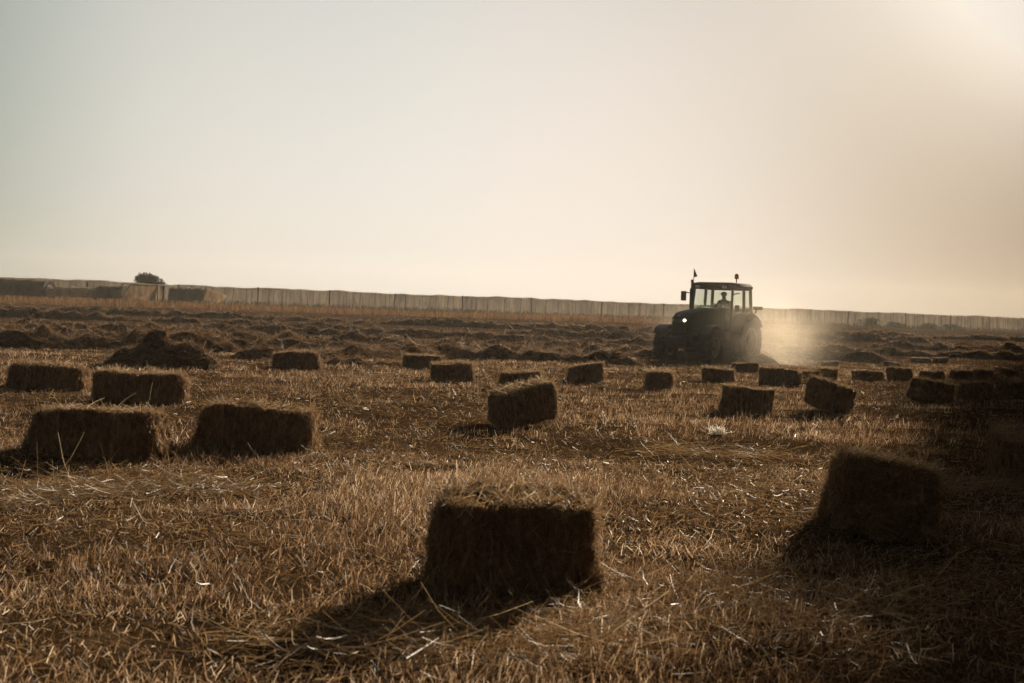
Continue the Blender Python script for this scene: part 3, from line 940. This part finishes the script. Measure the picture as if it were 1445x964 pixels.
for i, (px, py, w, h, lab) in enumerate(((1223, 462, 34, 13, 'dark bush at the foot of the fence nearest the dust'),
                                          (1265, 464, 30, 9, 'flat dark bush second along the fence foot from the dust'),
                                          (1303, 466, 32, 9, 'dark bush third along the fence foot from the dust'),
                                          (1343, 468, 28, 8, 'dark bush farthest along the fence foot from the dust'))):
    x = fy(px); y = fence_y(x) - 7
    x = (px - CX) / FPX * y
    sc = y / FPX
    tree('bush', (x, y, terrain(x, y)[0]), h * sc * 1.15, (w * sc * .55, w * sc * .5, h * sc * .62), 900, .15, lab, 330 + i, 'bushes along the fence', cz=h * sc * .5, lumps=10, cat='bush')

SUN_AZ, SUN_EL = R(23), R(17)
Y0, i = 20.0, 0
while Y0 < 112:  # unseen trees, added outside the frame to darken that side of the field
    hh = .9 * max(.15 * Y0 + 8.4, min(31, .29 * Y0 + 3.6)) * random.uniform(.94, 1.05); r_ = 2.2 + Y0 * .018
    xx = .3613 * Y0 + r_ + .5
    tree('added_shade_tree', (xx, Y0, terrain(xx, Y0)[0]), hh, (r_, r_ * 1.1, hh * .40), 4000 if Y0 < 45 else 900, .20 + Y0 * .0020,
         'unseen leafy tree added to shade one side of the field', 350 + i, 'trees added outside the view to cast shade', cz=hh * .58, lumps=26, edge=True)
    Y0 += r_ * 1.75; i += 1

# ------------------------------------------------------------------ tractor
def ring_lug_tyre(r, w, rim, n=40):
    m = MB(); hw = w / 2; k = r - rim
    m.lathe_y([(rim, -hw * .78), (rim + k * .25, -hw * .98), (r - k * .25, -hw), (r - .05, -hw * .86), (r - .045, 0), (r - .05, hw * .86), (r - k * .25, hw), (rim + k * .25, hw * .98), (rim, hw * .78)], n=n)
    L = 20
    for i in range(L):
        for sgn in (-1, 1):
            a = 2 * math.pi * (i + (.5 if sgn > 0 else 0)) / L
            q = Matrix.Rotation(-a, 3, 'Y')
            c = q @ Vector((r - .035, sgn * hw * .46, 0))
            m.box(c, (.06, hw * 1.0, .06), q @ Matrix.Rotation(sgn * R(28), 3, 'X'))
    return m

def build_wheel(root, x, y, r, w, rim, steer=0):
    wh = empty('wheel'); wh.parent = root; wh.location = (x, y, r); wh.rotation_euler = (0, 0, steer)
    ring_lug_tyre(r, w, rim).build('tyre', M_RUBBER, wh, True)
    m = MB(); s = 1 if y > 0 else -1; hw = w / 2
    m.lathe_y([(rim * 1.01, -hw * .8), (rim * 1.01, hw * .8), (rim * .9, hw * .78), (rim * .86, s * hw * .2 + .02), (.2 * rim, s * hw * .25 + .03), (.2 * rim, s * hw * .25 - .03), (rim * .86, s * hw * .2 - .02), (rim * .9, -hw * .78)], n=28)
    m.lathe_y([(.02, s * hw * .25 - .1), (.3 * rim, s * hw * .25 - .1), (.3 * rim, s * hw * .25 + .12), (.22 * rim, s * hw * .25 + .16), (.02, s * hw * .25 + .16)], n=16)
    for k in range(8):
        a = k * math.pi / 4
        m.ball((.45 * rim * math.cos(a), s * hw * .25 + s * .05, .45 * rim * math.sin(a)), .03, n=6)
    m.build('rim', M_RIM, wh, True)

def arc_fender(root, x, y, r, w, a0, a1, mat, name='fender', z=None, th=.03, skirt=0):
    n = 14; secs = []
    for i in range(n + 1):
        a = R(a0 + (a1 - a0) * i / n)
        ca, sa = math.cos(a), math.sin(a)
        secs.append([(x + (r + dr) * ca, y + dy, z + (r + dr) * sa) for dr, dy in ((0, -w / 2), (0, w / 2), (th, w / 2 - .02), (th, -w / 2 + .02))])
    m = MB(); m.loft(secs)
    if skirt:
        pts = []
        for i in range(n + 1):
            a = R(a0 + (a1 - a0) * i / n); pts.append((x + (r + .01) * math.cos(a), z + (r + .01) * math.sin(a)))
        yy = y + skirt * (w / 2 - .02)
        lo = min(p[1] for p in pts) - .02
        m.loft([[(a, yy - .012, b) for a, b in pts], [(a, yy + .012, b) for a, b in pts]])
    return m.build(name, mat, root, True)

def build_tractor(loc, heading):
    root = empty('tractor', loc, (0, 0, heading))
    tag(root, 'dark cab tractor with big rear wheels driving towards us through the dust', 'tractor')
    # x forward, y left, rear axle at x=0
    build_wheel(root, 0, .90, .86, .50, .48); build_wheel(root, 0, -.90, .86, .50, .48)
    build_wheel(root, 2.55, .86, .63, .42, .34, R(4)); build_wheel(root, 2.55, -.86, .63, .42, .34, R(4))
    m = MB()
    m.box((.1, 0, .92), (1.1, .62, .55), bev=.06); m.box((1.3, 0, .85), (1.9, .46, .48), bev=.05); m.box((2.55, 0, .66), (.28, 1.35, .24), bev=.05)
    m.box((0, 0, .86), (.34, 1.4, .34), bev=.07); m.box((3.0, 0, .82), (.55, .5, .36), bev=.05)
    m.box((1.0, .52, .70), (.95, .42, .48), bev=.08)     # tank
    m.box((1.0, -.52, .70), (.95, .42, .48), bev=.08)
    m.build('chassis', M_BLACK, root, True)
    # hood: lofted sections
    secs = []
    for (x, w, z0, z1) in ((.95, .42, 1.02, 2.00), (1.6, .41, 1.02, 1.95), (2.4, .39, 1.0, 1.88), (2.95, .36, .98, 1.80), (3.2, .31, 1.0, 1.68), (3.28, .26, 1.05, 1.55)):
        secs.append([(x, -w, z0), (x, -w, z1 - .16), (x, -w * .86, z1 - .05), (x, -w * .5, z1), (x, w * .5, z1), (x, w * .86, z1 - .05), (x, w, z1 - .16), (x, w, z0)])
    m = MB(); m.loft(secs); hood = m.build('hood', M_GREEN, root, True)
    m = MB(); m.box((3.27, 0, 1.22), (.07, .44, .42), bev=.02)
    for k in range(5): m.box((3.31, 0, 1.06 + k * .08), (.02, .42, .02))
    m.build('grille', M_BLACK, hood, True)
    for sy, mt in ((.21, M_LAMP_ON), (-.21, M_LAMP)):
        m = MB(); q = Matrix.Rotation(R(90), 4, 'Z')
        b = bmesh.new(); bmesh.ops.create_cone(b, cap_ends=True, segments=18, radius1=.042, radius2=.036, depth=.05)
        m._merge(b, Matrix.Translation((3.29, sy, 1.50)) @ Matrix.Rotation(R(90), 4, 'Y'))
        m.build('headlight', mt, hood, True)
    m = MB(); m.box((3.45, 0, .78), (.42, .6, .34), bev=.05); m.build('front_weight', M_BLACK, root, True)
    # fenders
    arc_fender(root, 0, .86, .94, .56, 18, 150, M_GREEN, z=.88, skirt=-1); arc_fender(root, 0, -.86, .94, .56, 18, 150, M_GREEN, z=.88, skirt=1)
    arc_fender(root, 2.55, .86, .70, .42, 35, 165, M_BLACK, z=.64); arc_fender(root, 2.55, -.86, .70, .42, 35, 165, M_BLACK, z=.64)
    # cab
    cab = empty('cab'); cab.parent = root
    bx0, bx1, tx0, tx1 = -.62, 1.02, -.55, .86
    by, ty, z0, zs, z1 = .80, .74, 1.18, 1.98, 2.64
    m = MB(); m.box((.2, 0, 1.22), (1.62, 1.50, .12), bev=.02)      # floor
    m.box((.95, 0, 1.62), (.14, 1.1, .74), bev=.03)                     # dash / firewall
    m.box((-.56, 0, 1.60), (.12, 1.42, .74), bev=.02)                   # rear panel
    m.box((-.30, .71, 1.55), (.60, .08, .62), bev=.02); m.box((-.30, -.71, 1.55), (.60, .08, .62), bev=.02)
    m.build('cab_body', M_BLACK, cab, True)
    def pz(x0, y0, x1, y1, z): 
        t = (z - z0) / (z1 - z0); return (x0 + (x1 - x0) * t, y0 + (y1 - y0) * t, z)
    for s in (-1, 1):
        for (a, b, wd) in ((bx1, tx1, .085), (-.02, -.02, .08), (bx0, tx0, .10)):
            m = MB(); m.bar((a, s * by, z0), (b, s * ty, z1), wd, .09, .015); m.build('pillar', M_BLACK, cab, True)
        m = MB(); m.box((.47, s * (by - .035), zs - .42), (.86, .05, .05), bev=.01); m.build('door_rail', M_BLACK, cab)
        m = MB(); m.bar((-.05, s * .785, zs - .02), (-.6, s * .775, zs - .02), .07); m.build('waist_rail', M_BLACK, cab)
        # glass: door and quarter light
        def pane(q, name):
            n_ = (Vector(q[1]) - Vector(q[0])).cross(Vector(q[3]) - Vector(q[0])).normalized() * .006
            mm = MB(); mm.loft([[tuple(Vector(p) - n_) for p in q], [tuple(Vector(p) + n_) for p in q]]); mm.build(name, M_GLASS, cab)
        pane([(.95, s * .79, 1.32), (.04, s * .79, 1.32), (.04, s * .735, 2.60), (.82, s * .735, 2.60)], 'door_glass')
        pane([(-.06, s * .775, 2.02), (-.57, s * .775, 2.02), (-.52, s * .735, 2.60), (-.06, s * .735, 2.60)], 'side_window')
    pane([(1.0, -.74, 1.96), (1.0, .74, 1.96), (.87, .69, 2.60), (.87, -.69, 2.60)], 'windscreen')
    pane([(-.60, .72, 1.98), (-.60, -.72, 1.98), (-.55, -.69, 2.60), (-.55, .69, 2.60)], 'rear_window')
    m = MB(); secs = []
    for (z, gx, gy) in ((2.62, .0, .0), (2.66, .06, .05), (2.76, .07, .06), (2.84, .0, .0), (2.87, -.14, -.12)):
        x0, x1, yv = -.62 - gx, 1.0 + gx, .78 + gy; c = .16
        secs.append([(x0 + c, -yv, z), (x1 - c, -yv, z), (x1, -yv + c, z), (x1, yv - c, z), (x1 - c, yv, z), (x0 + c, yv, z), (x0, yv - c, z), (x0, -yv + c, z)])
    m.loft(secs); roof = m.build('cab_roof', M_ROOF, cab, True)
    for (x, y) in ((1.06, .52), (1.06, -.52)):
        m = MB(); m.box((x, y, 2.70), (.05, .18, .09), bev=.015); m.build('work_light', M_LAMP, roof)
    # seat, steering wheel
    m = MB(); m.box((.05, 0, 1.62), (.50, .52, .16), bev=.05); m.box((-.18, 0, 1.95), (.14, .50, .60), bev=.05); m.box((.03, 0, 1.40), (.3, .3, .32), bev=.03)
    m.build('seat', M_SEAT, cab, True)
    m = MB(); c = Vector((.60, 0, 2.0)); q = Matrix.Rotation(R(-35), 3, 'Y')
    m.tube([c + q @ Vector((.2 * math.cos(a), .2 * math.sin(a), 0)) for a in [2 * math.pi * k / 20 for k in range(21)]], .017, 6)
    m.bar(c, (.85, 0, 1.6), .05); m.bar(c + q @ Vector((-.2, 0, 0)), c + q @ Vector((.2, 0, 0)), .03); m.bar(c + q @ Vector((0, -.2, 0)), c + q @ Vector((0, .2, 0)), .03)
    m.build('steering_wheel', M_BLACK, cab, True)
    # exhaust stack on the right front pillar
    m = MB(); m.tube([(1.18, -.62, 1.7), (1.18, -.66, 1.95), (1.18, -.66, 2.62)], [.07, .085, .085], 12)
    m.tube([(1.18, -.66, 2.60), (1.18, -.66, 2.80), (1.15, -.69, 2.92)], [.05, .05, .05], 10)
    m.build('exhaust_stack', M_BLACK, root, True)
    for s in (-1, 1):
        ar = MB(); ex = 1.05 if s < 0 else .95
        ar.tube([(.90, s * .78, 2.45), (ex, s * 1.0, 2.50), (ex, s * 1.06, 2.48)], .02, 6)
        arm = ar.build('mirror_arm', M_BLACK, root, True)
        if s > 0:
            m = MB(); m.box((ex, s * .98, 1.98), (.05, .16, .22), bev=.02); m.build('mirror', M_BLACK, arm, True)
        else:
            m = MB(); m.box((ex, s * 1.06, 2.36), (.06, .20, .34), bev=.025); m.build('mirror', M_BLACK, arm, True)
    # beacon on a stalk, aerial with a pennant
    m = MB(); m.tube([(.0, .45, 2.84), (.0, .45, 3.02)], .02, 8); st = m.build('beacon_stalk', M_BLACK, root)
    m = MB(); m.tube([(.0, .45, 3.02), (.0, .45, 3.06), (.0, .45, 3.16), (.0, .45, 3.21)], [.07, .075, .07, .03], 12); m.build('beacon', M_ORANGE, st, True)
    m = MB(); m.tube([(.92, -.72, 2.66), (.95, -.74, 2.85), (.95, -.74, 3.34)], [.02, .012, .01], 6); ae = m.build('aerial', M_BLACK, root)
    m = MB(); m.loft([[(.95, -.735, 3.33), (.93, -.60, 3.06), (.95, -.735, 3.02)], [(.975, -.735, 3.33), (.955, -.60, 3.06), (.975, -.735, 3.02)]]); m.build('pennant', M_RED, ae)
    # rear lamp brackets, steps, hitch
    for s in (-1, 1):
        m = MB(); m.box((-.55, s * 1.05, 2.02), (.10, .34, .12), bev=.02); m.bar((-.5, s * .98, 1.80), (-.55, s * 1.0, 2.0), .04); m.build('tail_light', M_BLACK, root, True)
        m = MB()
        for z in (.55, .80, 1.05): m.box((.75, s * .86, z), (.36, .26, .04))
        m.bar((.58, s * .97, .52), (.58, s * .90, 1.15), .03); m.bar((.92, s * .97, .52), (.92, s * .90, 1.15), .03); m.build('step', M_BLACK, root)
    m = MB(); m.bar((-.5, .3, .55), (-1.15, .34, .52), .08); m.bar((-.5, -.3, .55), (-1.15, -.34, .52), .08); m.box((-1.1, 0, .52), (.1, .8, .1)); m.bar((-.5, 0, 1.0), (-1.1, 0, .95), .06)
    m.build('hitch', M_BLACK, root)
    m = MB(); m.box((3.30, 0, 1.66), (.02, .12, .05), bev=.008); m.build('nose_badge', M_CHROME, hood)
    return root

tp = ground_at(1018, 513)
PHI = 55
TR_LOC = Vector((7.45, 50.2, terrain(7.45, 50.2)[0] - .02))
HEAD = math.atan2(-math.sin(R(PHI)), -math.cos(R(PHI)))
tractor = build_tractor(TR_LOC, HEAD)

def driver():
    """seated figure, hands on the wheel"""
    V = [(.0, 0, 1.74), (-.02, 0, 1.92), (-.03, 0, 2.10), (-.02, 0, 2.22), (.0, 0, 2.30), (.03, 0, 2.40), (.04, 0, 2.50),      # 0-6 pelvis..head top
         (-.02, .20, 2.17), (.16, .27, 1.95), (.40, .17, 2.03), (.47, .16, 2.06),                                               # 7-10 left arm
         (-.02, -.20, 2.17), (.16, -.27, 1.95), (.40, -.17, 2.03), (.47, -.16, 2.06),                                           # 11-14
         (.02, .12, 1.73), (.42, .16, 1.77), (.50, .16, 1.38), (.62, .17, 1.32),                                                # 15-18 left leg
         (.02, -.12, 1.73), (.42, -.16, 1.77), (.50, -.16, 1.38), (.62, -.17, 1.32),                                            # 19-22
         (.125, 0, 2.41)]                                                                                                       # 23 nose
    E = [(0, 1), (1, 2), (2, 3), (3, 4), (4, 5), (5, 6), (3, 7), (7, 8), (8, 9), (9, 10), (3, 11), (11, 12), (12, 13), (13, 14),
         (0, 15), (15, 16), (16, 17), (17, 18), (0, 19), (19, 20), (20, 21), (21, 22), (5, 23)]
    rad = {0: .14, 1: .14, 2: .155, 3: .11, 4: .062, 5: .098, 6: .075, 7: .075, 8: .052, 9: .04, 10: .042, 11: .075, 12: .052, 13: .04, 14: .042,
           15: .095, 16: .07, 17: .05, 18: .045, 19: .095, 20: .07, 21: .05, 22: .045, 23: .018}
    me = bpy.data.meshes.new('person'); me.from_pydata(V, E, [])
    o = link('person', me)
    sk = o.modifiers.new('skin', 'SKIN'); 
    if not me.skin_vertices: 
        bpy.context.view_layer.update()
    for i, sv in enumerate(me.skin_vertices[0].data):
        sv.radius = (rad[i], rad[i]); sv.use_root = (i == 0)
    ss = o.modifiers.new('sub', 'SUBSURF'); ss.levels = 2; ss.render_levels = 2
    dg = bpy.context.evaluated_depsgraph_get()
    m2 = bpy.data.meshes.new_from_object(o.evaluated_get(dg))
    o.modifiers.clear(); o.data = m2; m2.name = 'person'
    m2.materials.clear(); m2.materials.append(M_SHIRT); m2.materials.append(M_SKIN)
    for p_ in m2.polygons:
        p_.use_smooth = True
        p_.material_index = 1 if (p_.center.z > 2.27 or (p_.center.x > .38 and p_.center.z > 1.9)) else 0
    o.location = TR_LOC; o.rotation_euler = (0, 0, HEAD)
    tag(o, 'driver in dark clothes and a cap, sitting behind the windscreen of the tractor', 'person')
    m = MB(); m.ball((.03, 0, 2.475), .115, (1.05, .95, .75)); m.box((.15, 0, 2.475), (.14, .16, .02), bev=.008); m.build('cap', M_CAP, o, True)
driver()

# ------------------------------------------------------------------ dust and haze
def dust_mat():
    m, nt, out = new_mat('tractor_dust')
    tc = N(nt, 'ShaderNodeTexCoord')
    ln_ = N(nt, 'ShaderNodeVectorMath', operation='LENGTH')
    nt.links.new(tc.outputs['Object'], ln_.inputs[0])
    fall = N(nt, 'ShaderNodeMapRange', interpolation_type='SMOOTHSTEP')
    fall.inputs['From Min'].default_value = .98; fall.inputs['From Max'].default_value = .1; fall.inputs['To Min'].default_value = 0; fall.inputs['To Max'].default_value = 1
    nt.links.new(ln_.outputs['Value'], fall.inputs['Value'])
    nz = N(nt, 'ShaderNodeTexNoise', Scale=2.6, Detail=5.0, Roughness=.65)
    nt.links.new(tc.outputs['Object'], nz.inputs['Vector'])
    nr = N(nt, 'ShaderNodeMapRange'); nr.inputs['From Min'].default_value = .3; nr.inputs['From Max'].default_value = .72; nr.inputs['To Min'].default_value = .15; nr.inputs['To Max'].default_value = 1.6
    nt.links.new(nz.outputs['Fac'], nr.inputs['Value'])
    mu = N(nt, 'ShaderNodeMath', operation='MULTIPLY'); nt.links.new(fall.outputs[0], mu.inputs[0]); nt.links.new(nr.outputs[0], mu.inputs[1])
    sc = N(nt, 'ShaderNodeMath', operation='MULTIPLY'); sc.inputs[1].default_value = 1.0
    nt.links.new(mu.outputs[0], sc.inputs[0])
    v = N(nt, 'ShaderNodeVolumePrincipled'); v.inputs['Color'].default_value = (.90, .77, .60, 1); v.inputs['Anisotropy'].default_value = .35
    nt.links.new(sc.outputs[0], v.inputs['Density'])
    nt.links.new(v.outputs[0], out.inputs['Volume'])
    return m, sc

def dust(name, c, r, dens, label):
    b = bmesh.new(); bmesh.ops.create_icosphere(b, subdivisions=3, radius=1)
    me = bpy.data.meshes.new(name); b.to_mesh(me); b.free()
    m, sc = dust_mat(); sc.inputs[1].default_value = dens; me.materials.append(m)
    o = link(name, me); o.location = c; o.scale = r
    tag(o, label, 'dust', kind='stuff')
dust('dust_cloud', (TR_LOC.x + .7, 49.3, .7), (4.0, 5.5, 2.3), .085, 'thin dust hanging round the tractor')
dust('dust_plume', (TR_LOC.x + 2.35, 51.6, .45), (1.5, 2.3, 2.0), .15, 'golden dust thrown up behind the rear wheels of the tractor')

def haze():
    b = bmesh.new(); bmesh.ops.create_cube(b, size=1)
    me = bpy.data.meshes.new('haze'); 
    for v in b.verts: v.co = Vector((v.co.x * 1900, v.co.y * 1000 + 430, (v.co.z + .5) * 30 - 4.2))
    b.to_mesh(me); b.free()
    m, nt, out = new_mat('field_haze')
    v = N(nt, 'ShaderNodeVolumePrincipled'); v.inputs['Color'].default_value = (.95, .88, .78, 1); v.inputs['Density'].default_value = HAZE; v.inputs['Anisotropy'].default_value = .3
    nt.links.new(v.outputs[0], out.inputs['Volume']); me.materials.append(m)
    o = link('haze', me); tag(o, 'thin warm haze over the whole field', 'haze', kind='stuff')
HAZE = .0003
haze()

# ------------------------------------------------------------------ light
SD = Vector((math.sin(SUN_AZ) * math.cos(SUN_EL), math.cos(SUN_AZ) * math.cos(SUN_EL), math.sin(SUN_EL)))
sun = bpy.data.lights.new('sun', 'SUN'); sun.energy = 5.0; sun.angle = R(.8); sun.color = (1, .86, .67)
so = bpy.data.objects.new('sun', sun); COL.objects.link(so)
so.rotation_euler = (-SD).to_track_quat('-Z', 'Y').to_euler()
so.location = (20, 40, 40)

SKY_K = 2.6
w = bpy.data.worlds.new('World'); S.world = w; w.use_nodes = True
nt = w.node_tree
for n_ in list(nt.nodes): nt.nodes.remove(n_)
out = nt.nodes.new('ShaderNodeOutputWorld'); bg = nt.nodes.new('ShaderNodeBackground')
sky = nt.nodes.new('ShaderNodeTexSky'); sky.sky_type = 'NISHITA'; sky.sun_disc = False
sky.sun_elevation = SUN_EL; sky.sun_rotation = SUN_AZ; sky.altitude = 0; sky.air_density = 1.0; sky.dust_density = 2.5; sky.ozone_density = 1.0
# thick dusty air: evens out the glow of the sky, warms it
hs = nt.nodes.new('ShaderNodeHueSaturation'); hs.inputs['Saturation'].default_value = .8
gm = nt.nodes.new('ShaderNodeGamma'); gm.inputs['Gamma'].default_value = .20
nt.links.new(sky.outputs[0], gm.inputs['Color']); nt.links.new(gm.outputs[0], hs.inputs['Color'])
tc = nt.nodes.new('ShaderNodeTexCoord')
sx = nt.nodes.new('ShaderNodeSeparateXYZ'); nt.links.new(tc.outputs['Generated'], sx.inputs[0])
def unit(sock, a, b_):
    m_ = N(nt, 'ShaderNodeMapRange'); m_.inputs['From Min'].default_value = a; m_.inputs['From Max'].default_value = b_
    nt.links.new(sock, m_.inputs['Value']); return m_.outputs[0]
def mult(a, b_):
    m_ = N(nt, 'ShaderNodeMix', data_type='RGBA', blend_type='MULTIPLY'); m_.inputs['Factor'].default_value = 1
    nt.links.new(a, m_.inputs[6]); nt.links.new(b_, m_.inputs[7]); return m_.outputs[2]
def rmp(sock, stops):
    r_ = ramp(nt, stops); r_.color_ramp.interpolation = 'B_SPLINE'; nt.links.new(sock, r_.inputs['Fac']); return r_.outputs['Color']
SKY_A = rmp(unit(sx.outputs['X'], -.5, .5), [(0, (.20, .28, .25)), (.15, (.60, .67, .62)), (.25, (1.0, 1.0, .96)), (.40, (1.04, 1.02, 1.0)), (.53, (1.0, .955, .935)), (.66, (.82, .77, .73)), (.78, (.46, .38, .295)), (.9, (.26, .20, .145)), (1, (.25, .19, .14))])
SKY_E = rmp(unit(sx.outputs['Z'], 0, .5), [(0, (.88, .88, .93)), (.12, (.97, .95, .95)), (.3, (.94, .92, .89)), (.5, (.84, .84, .82)), (1, (.40, .43, .46))])
SKY_B = rmp(unit(sx.outputs['Y'], -1, 1), [(0, (.52, .52, .53)), (.5, (.50, .50, .51)), (.75, (.65, .65, .65)), (.93, (1, 1, 1)), (1, (1, 1, 1))])  # sky dimmed behind the camera to set the fill on shaded faces
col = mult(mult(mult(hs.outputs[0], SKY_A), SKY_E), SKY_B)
dt = N(nt, 'ShaderNodeVectorMath', operation='DOT_PRODUCT'); dt.inputs[1].default_value = SD
nt.links.new(tc.outputs['Generated'], dt.inputs[0])
glow = rmp(unit(dt.outputs['Value'], .955, 1.0), [(0, (0, 0, 0)), (.35, (.06, .058, .05)), (.65, (.42, .40, .36)), (.88, (1.3, 1.25, 1.17)), (1, (2.2, 2.1, 2.0))])
ad = N(nt, 'ShaderNodeMix', data_type='RGBA', blend_type='ADD'); ad.inputs['Factor'].default_value = 1
nt.links.new(col, ad.inputs[6]); nt.links.new(glow, ad.inputs[7])
k_ = N(nt, 'ShaderNodeVectorMath', operation='SCALE'); k_.inputs['Scale'].default_value = SKY_K
nt.links.new(ad.outputs[2], k_.inputs[0])
nt.links.new(k_.outputs[0], bg.inputs['Color']); bg.inputs['Strength'].default_value = .10
nt.links.new(bg.outputs[0], out.inputs['Surface'])

# ------------------------------------------------------------------ render
S.render.engine = 'CYCLES'
S.view_settings.view_transform = 'Standard'; S.view_settings.look = 'None'; S.view_settings.gamma = 1; S.view_settings.exposure = 0.9
S.view_settings.use_curve_mapping = False
c = S.cycles
c.use_denoising = True
try: c.denoiser = 'OPENIMAGEDENOISE'; c.denoising_input_passes = 'RGB_ALBEDO_NORMAL'
except Exception: pass
c.max_bounces = 6; c.diffuse_bounces = 3; c.glossy_bounces = 2; c.transmission_bounces = 4; c.volume_bounces = 1; c.transparent_max_bounces = 12
c.caustics_reflective = False; c.caustics_refractive = False
c.sample_clamp_indirect = 4
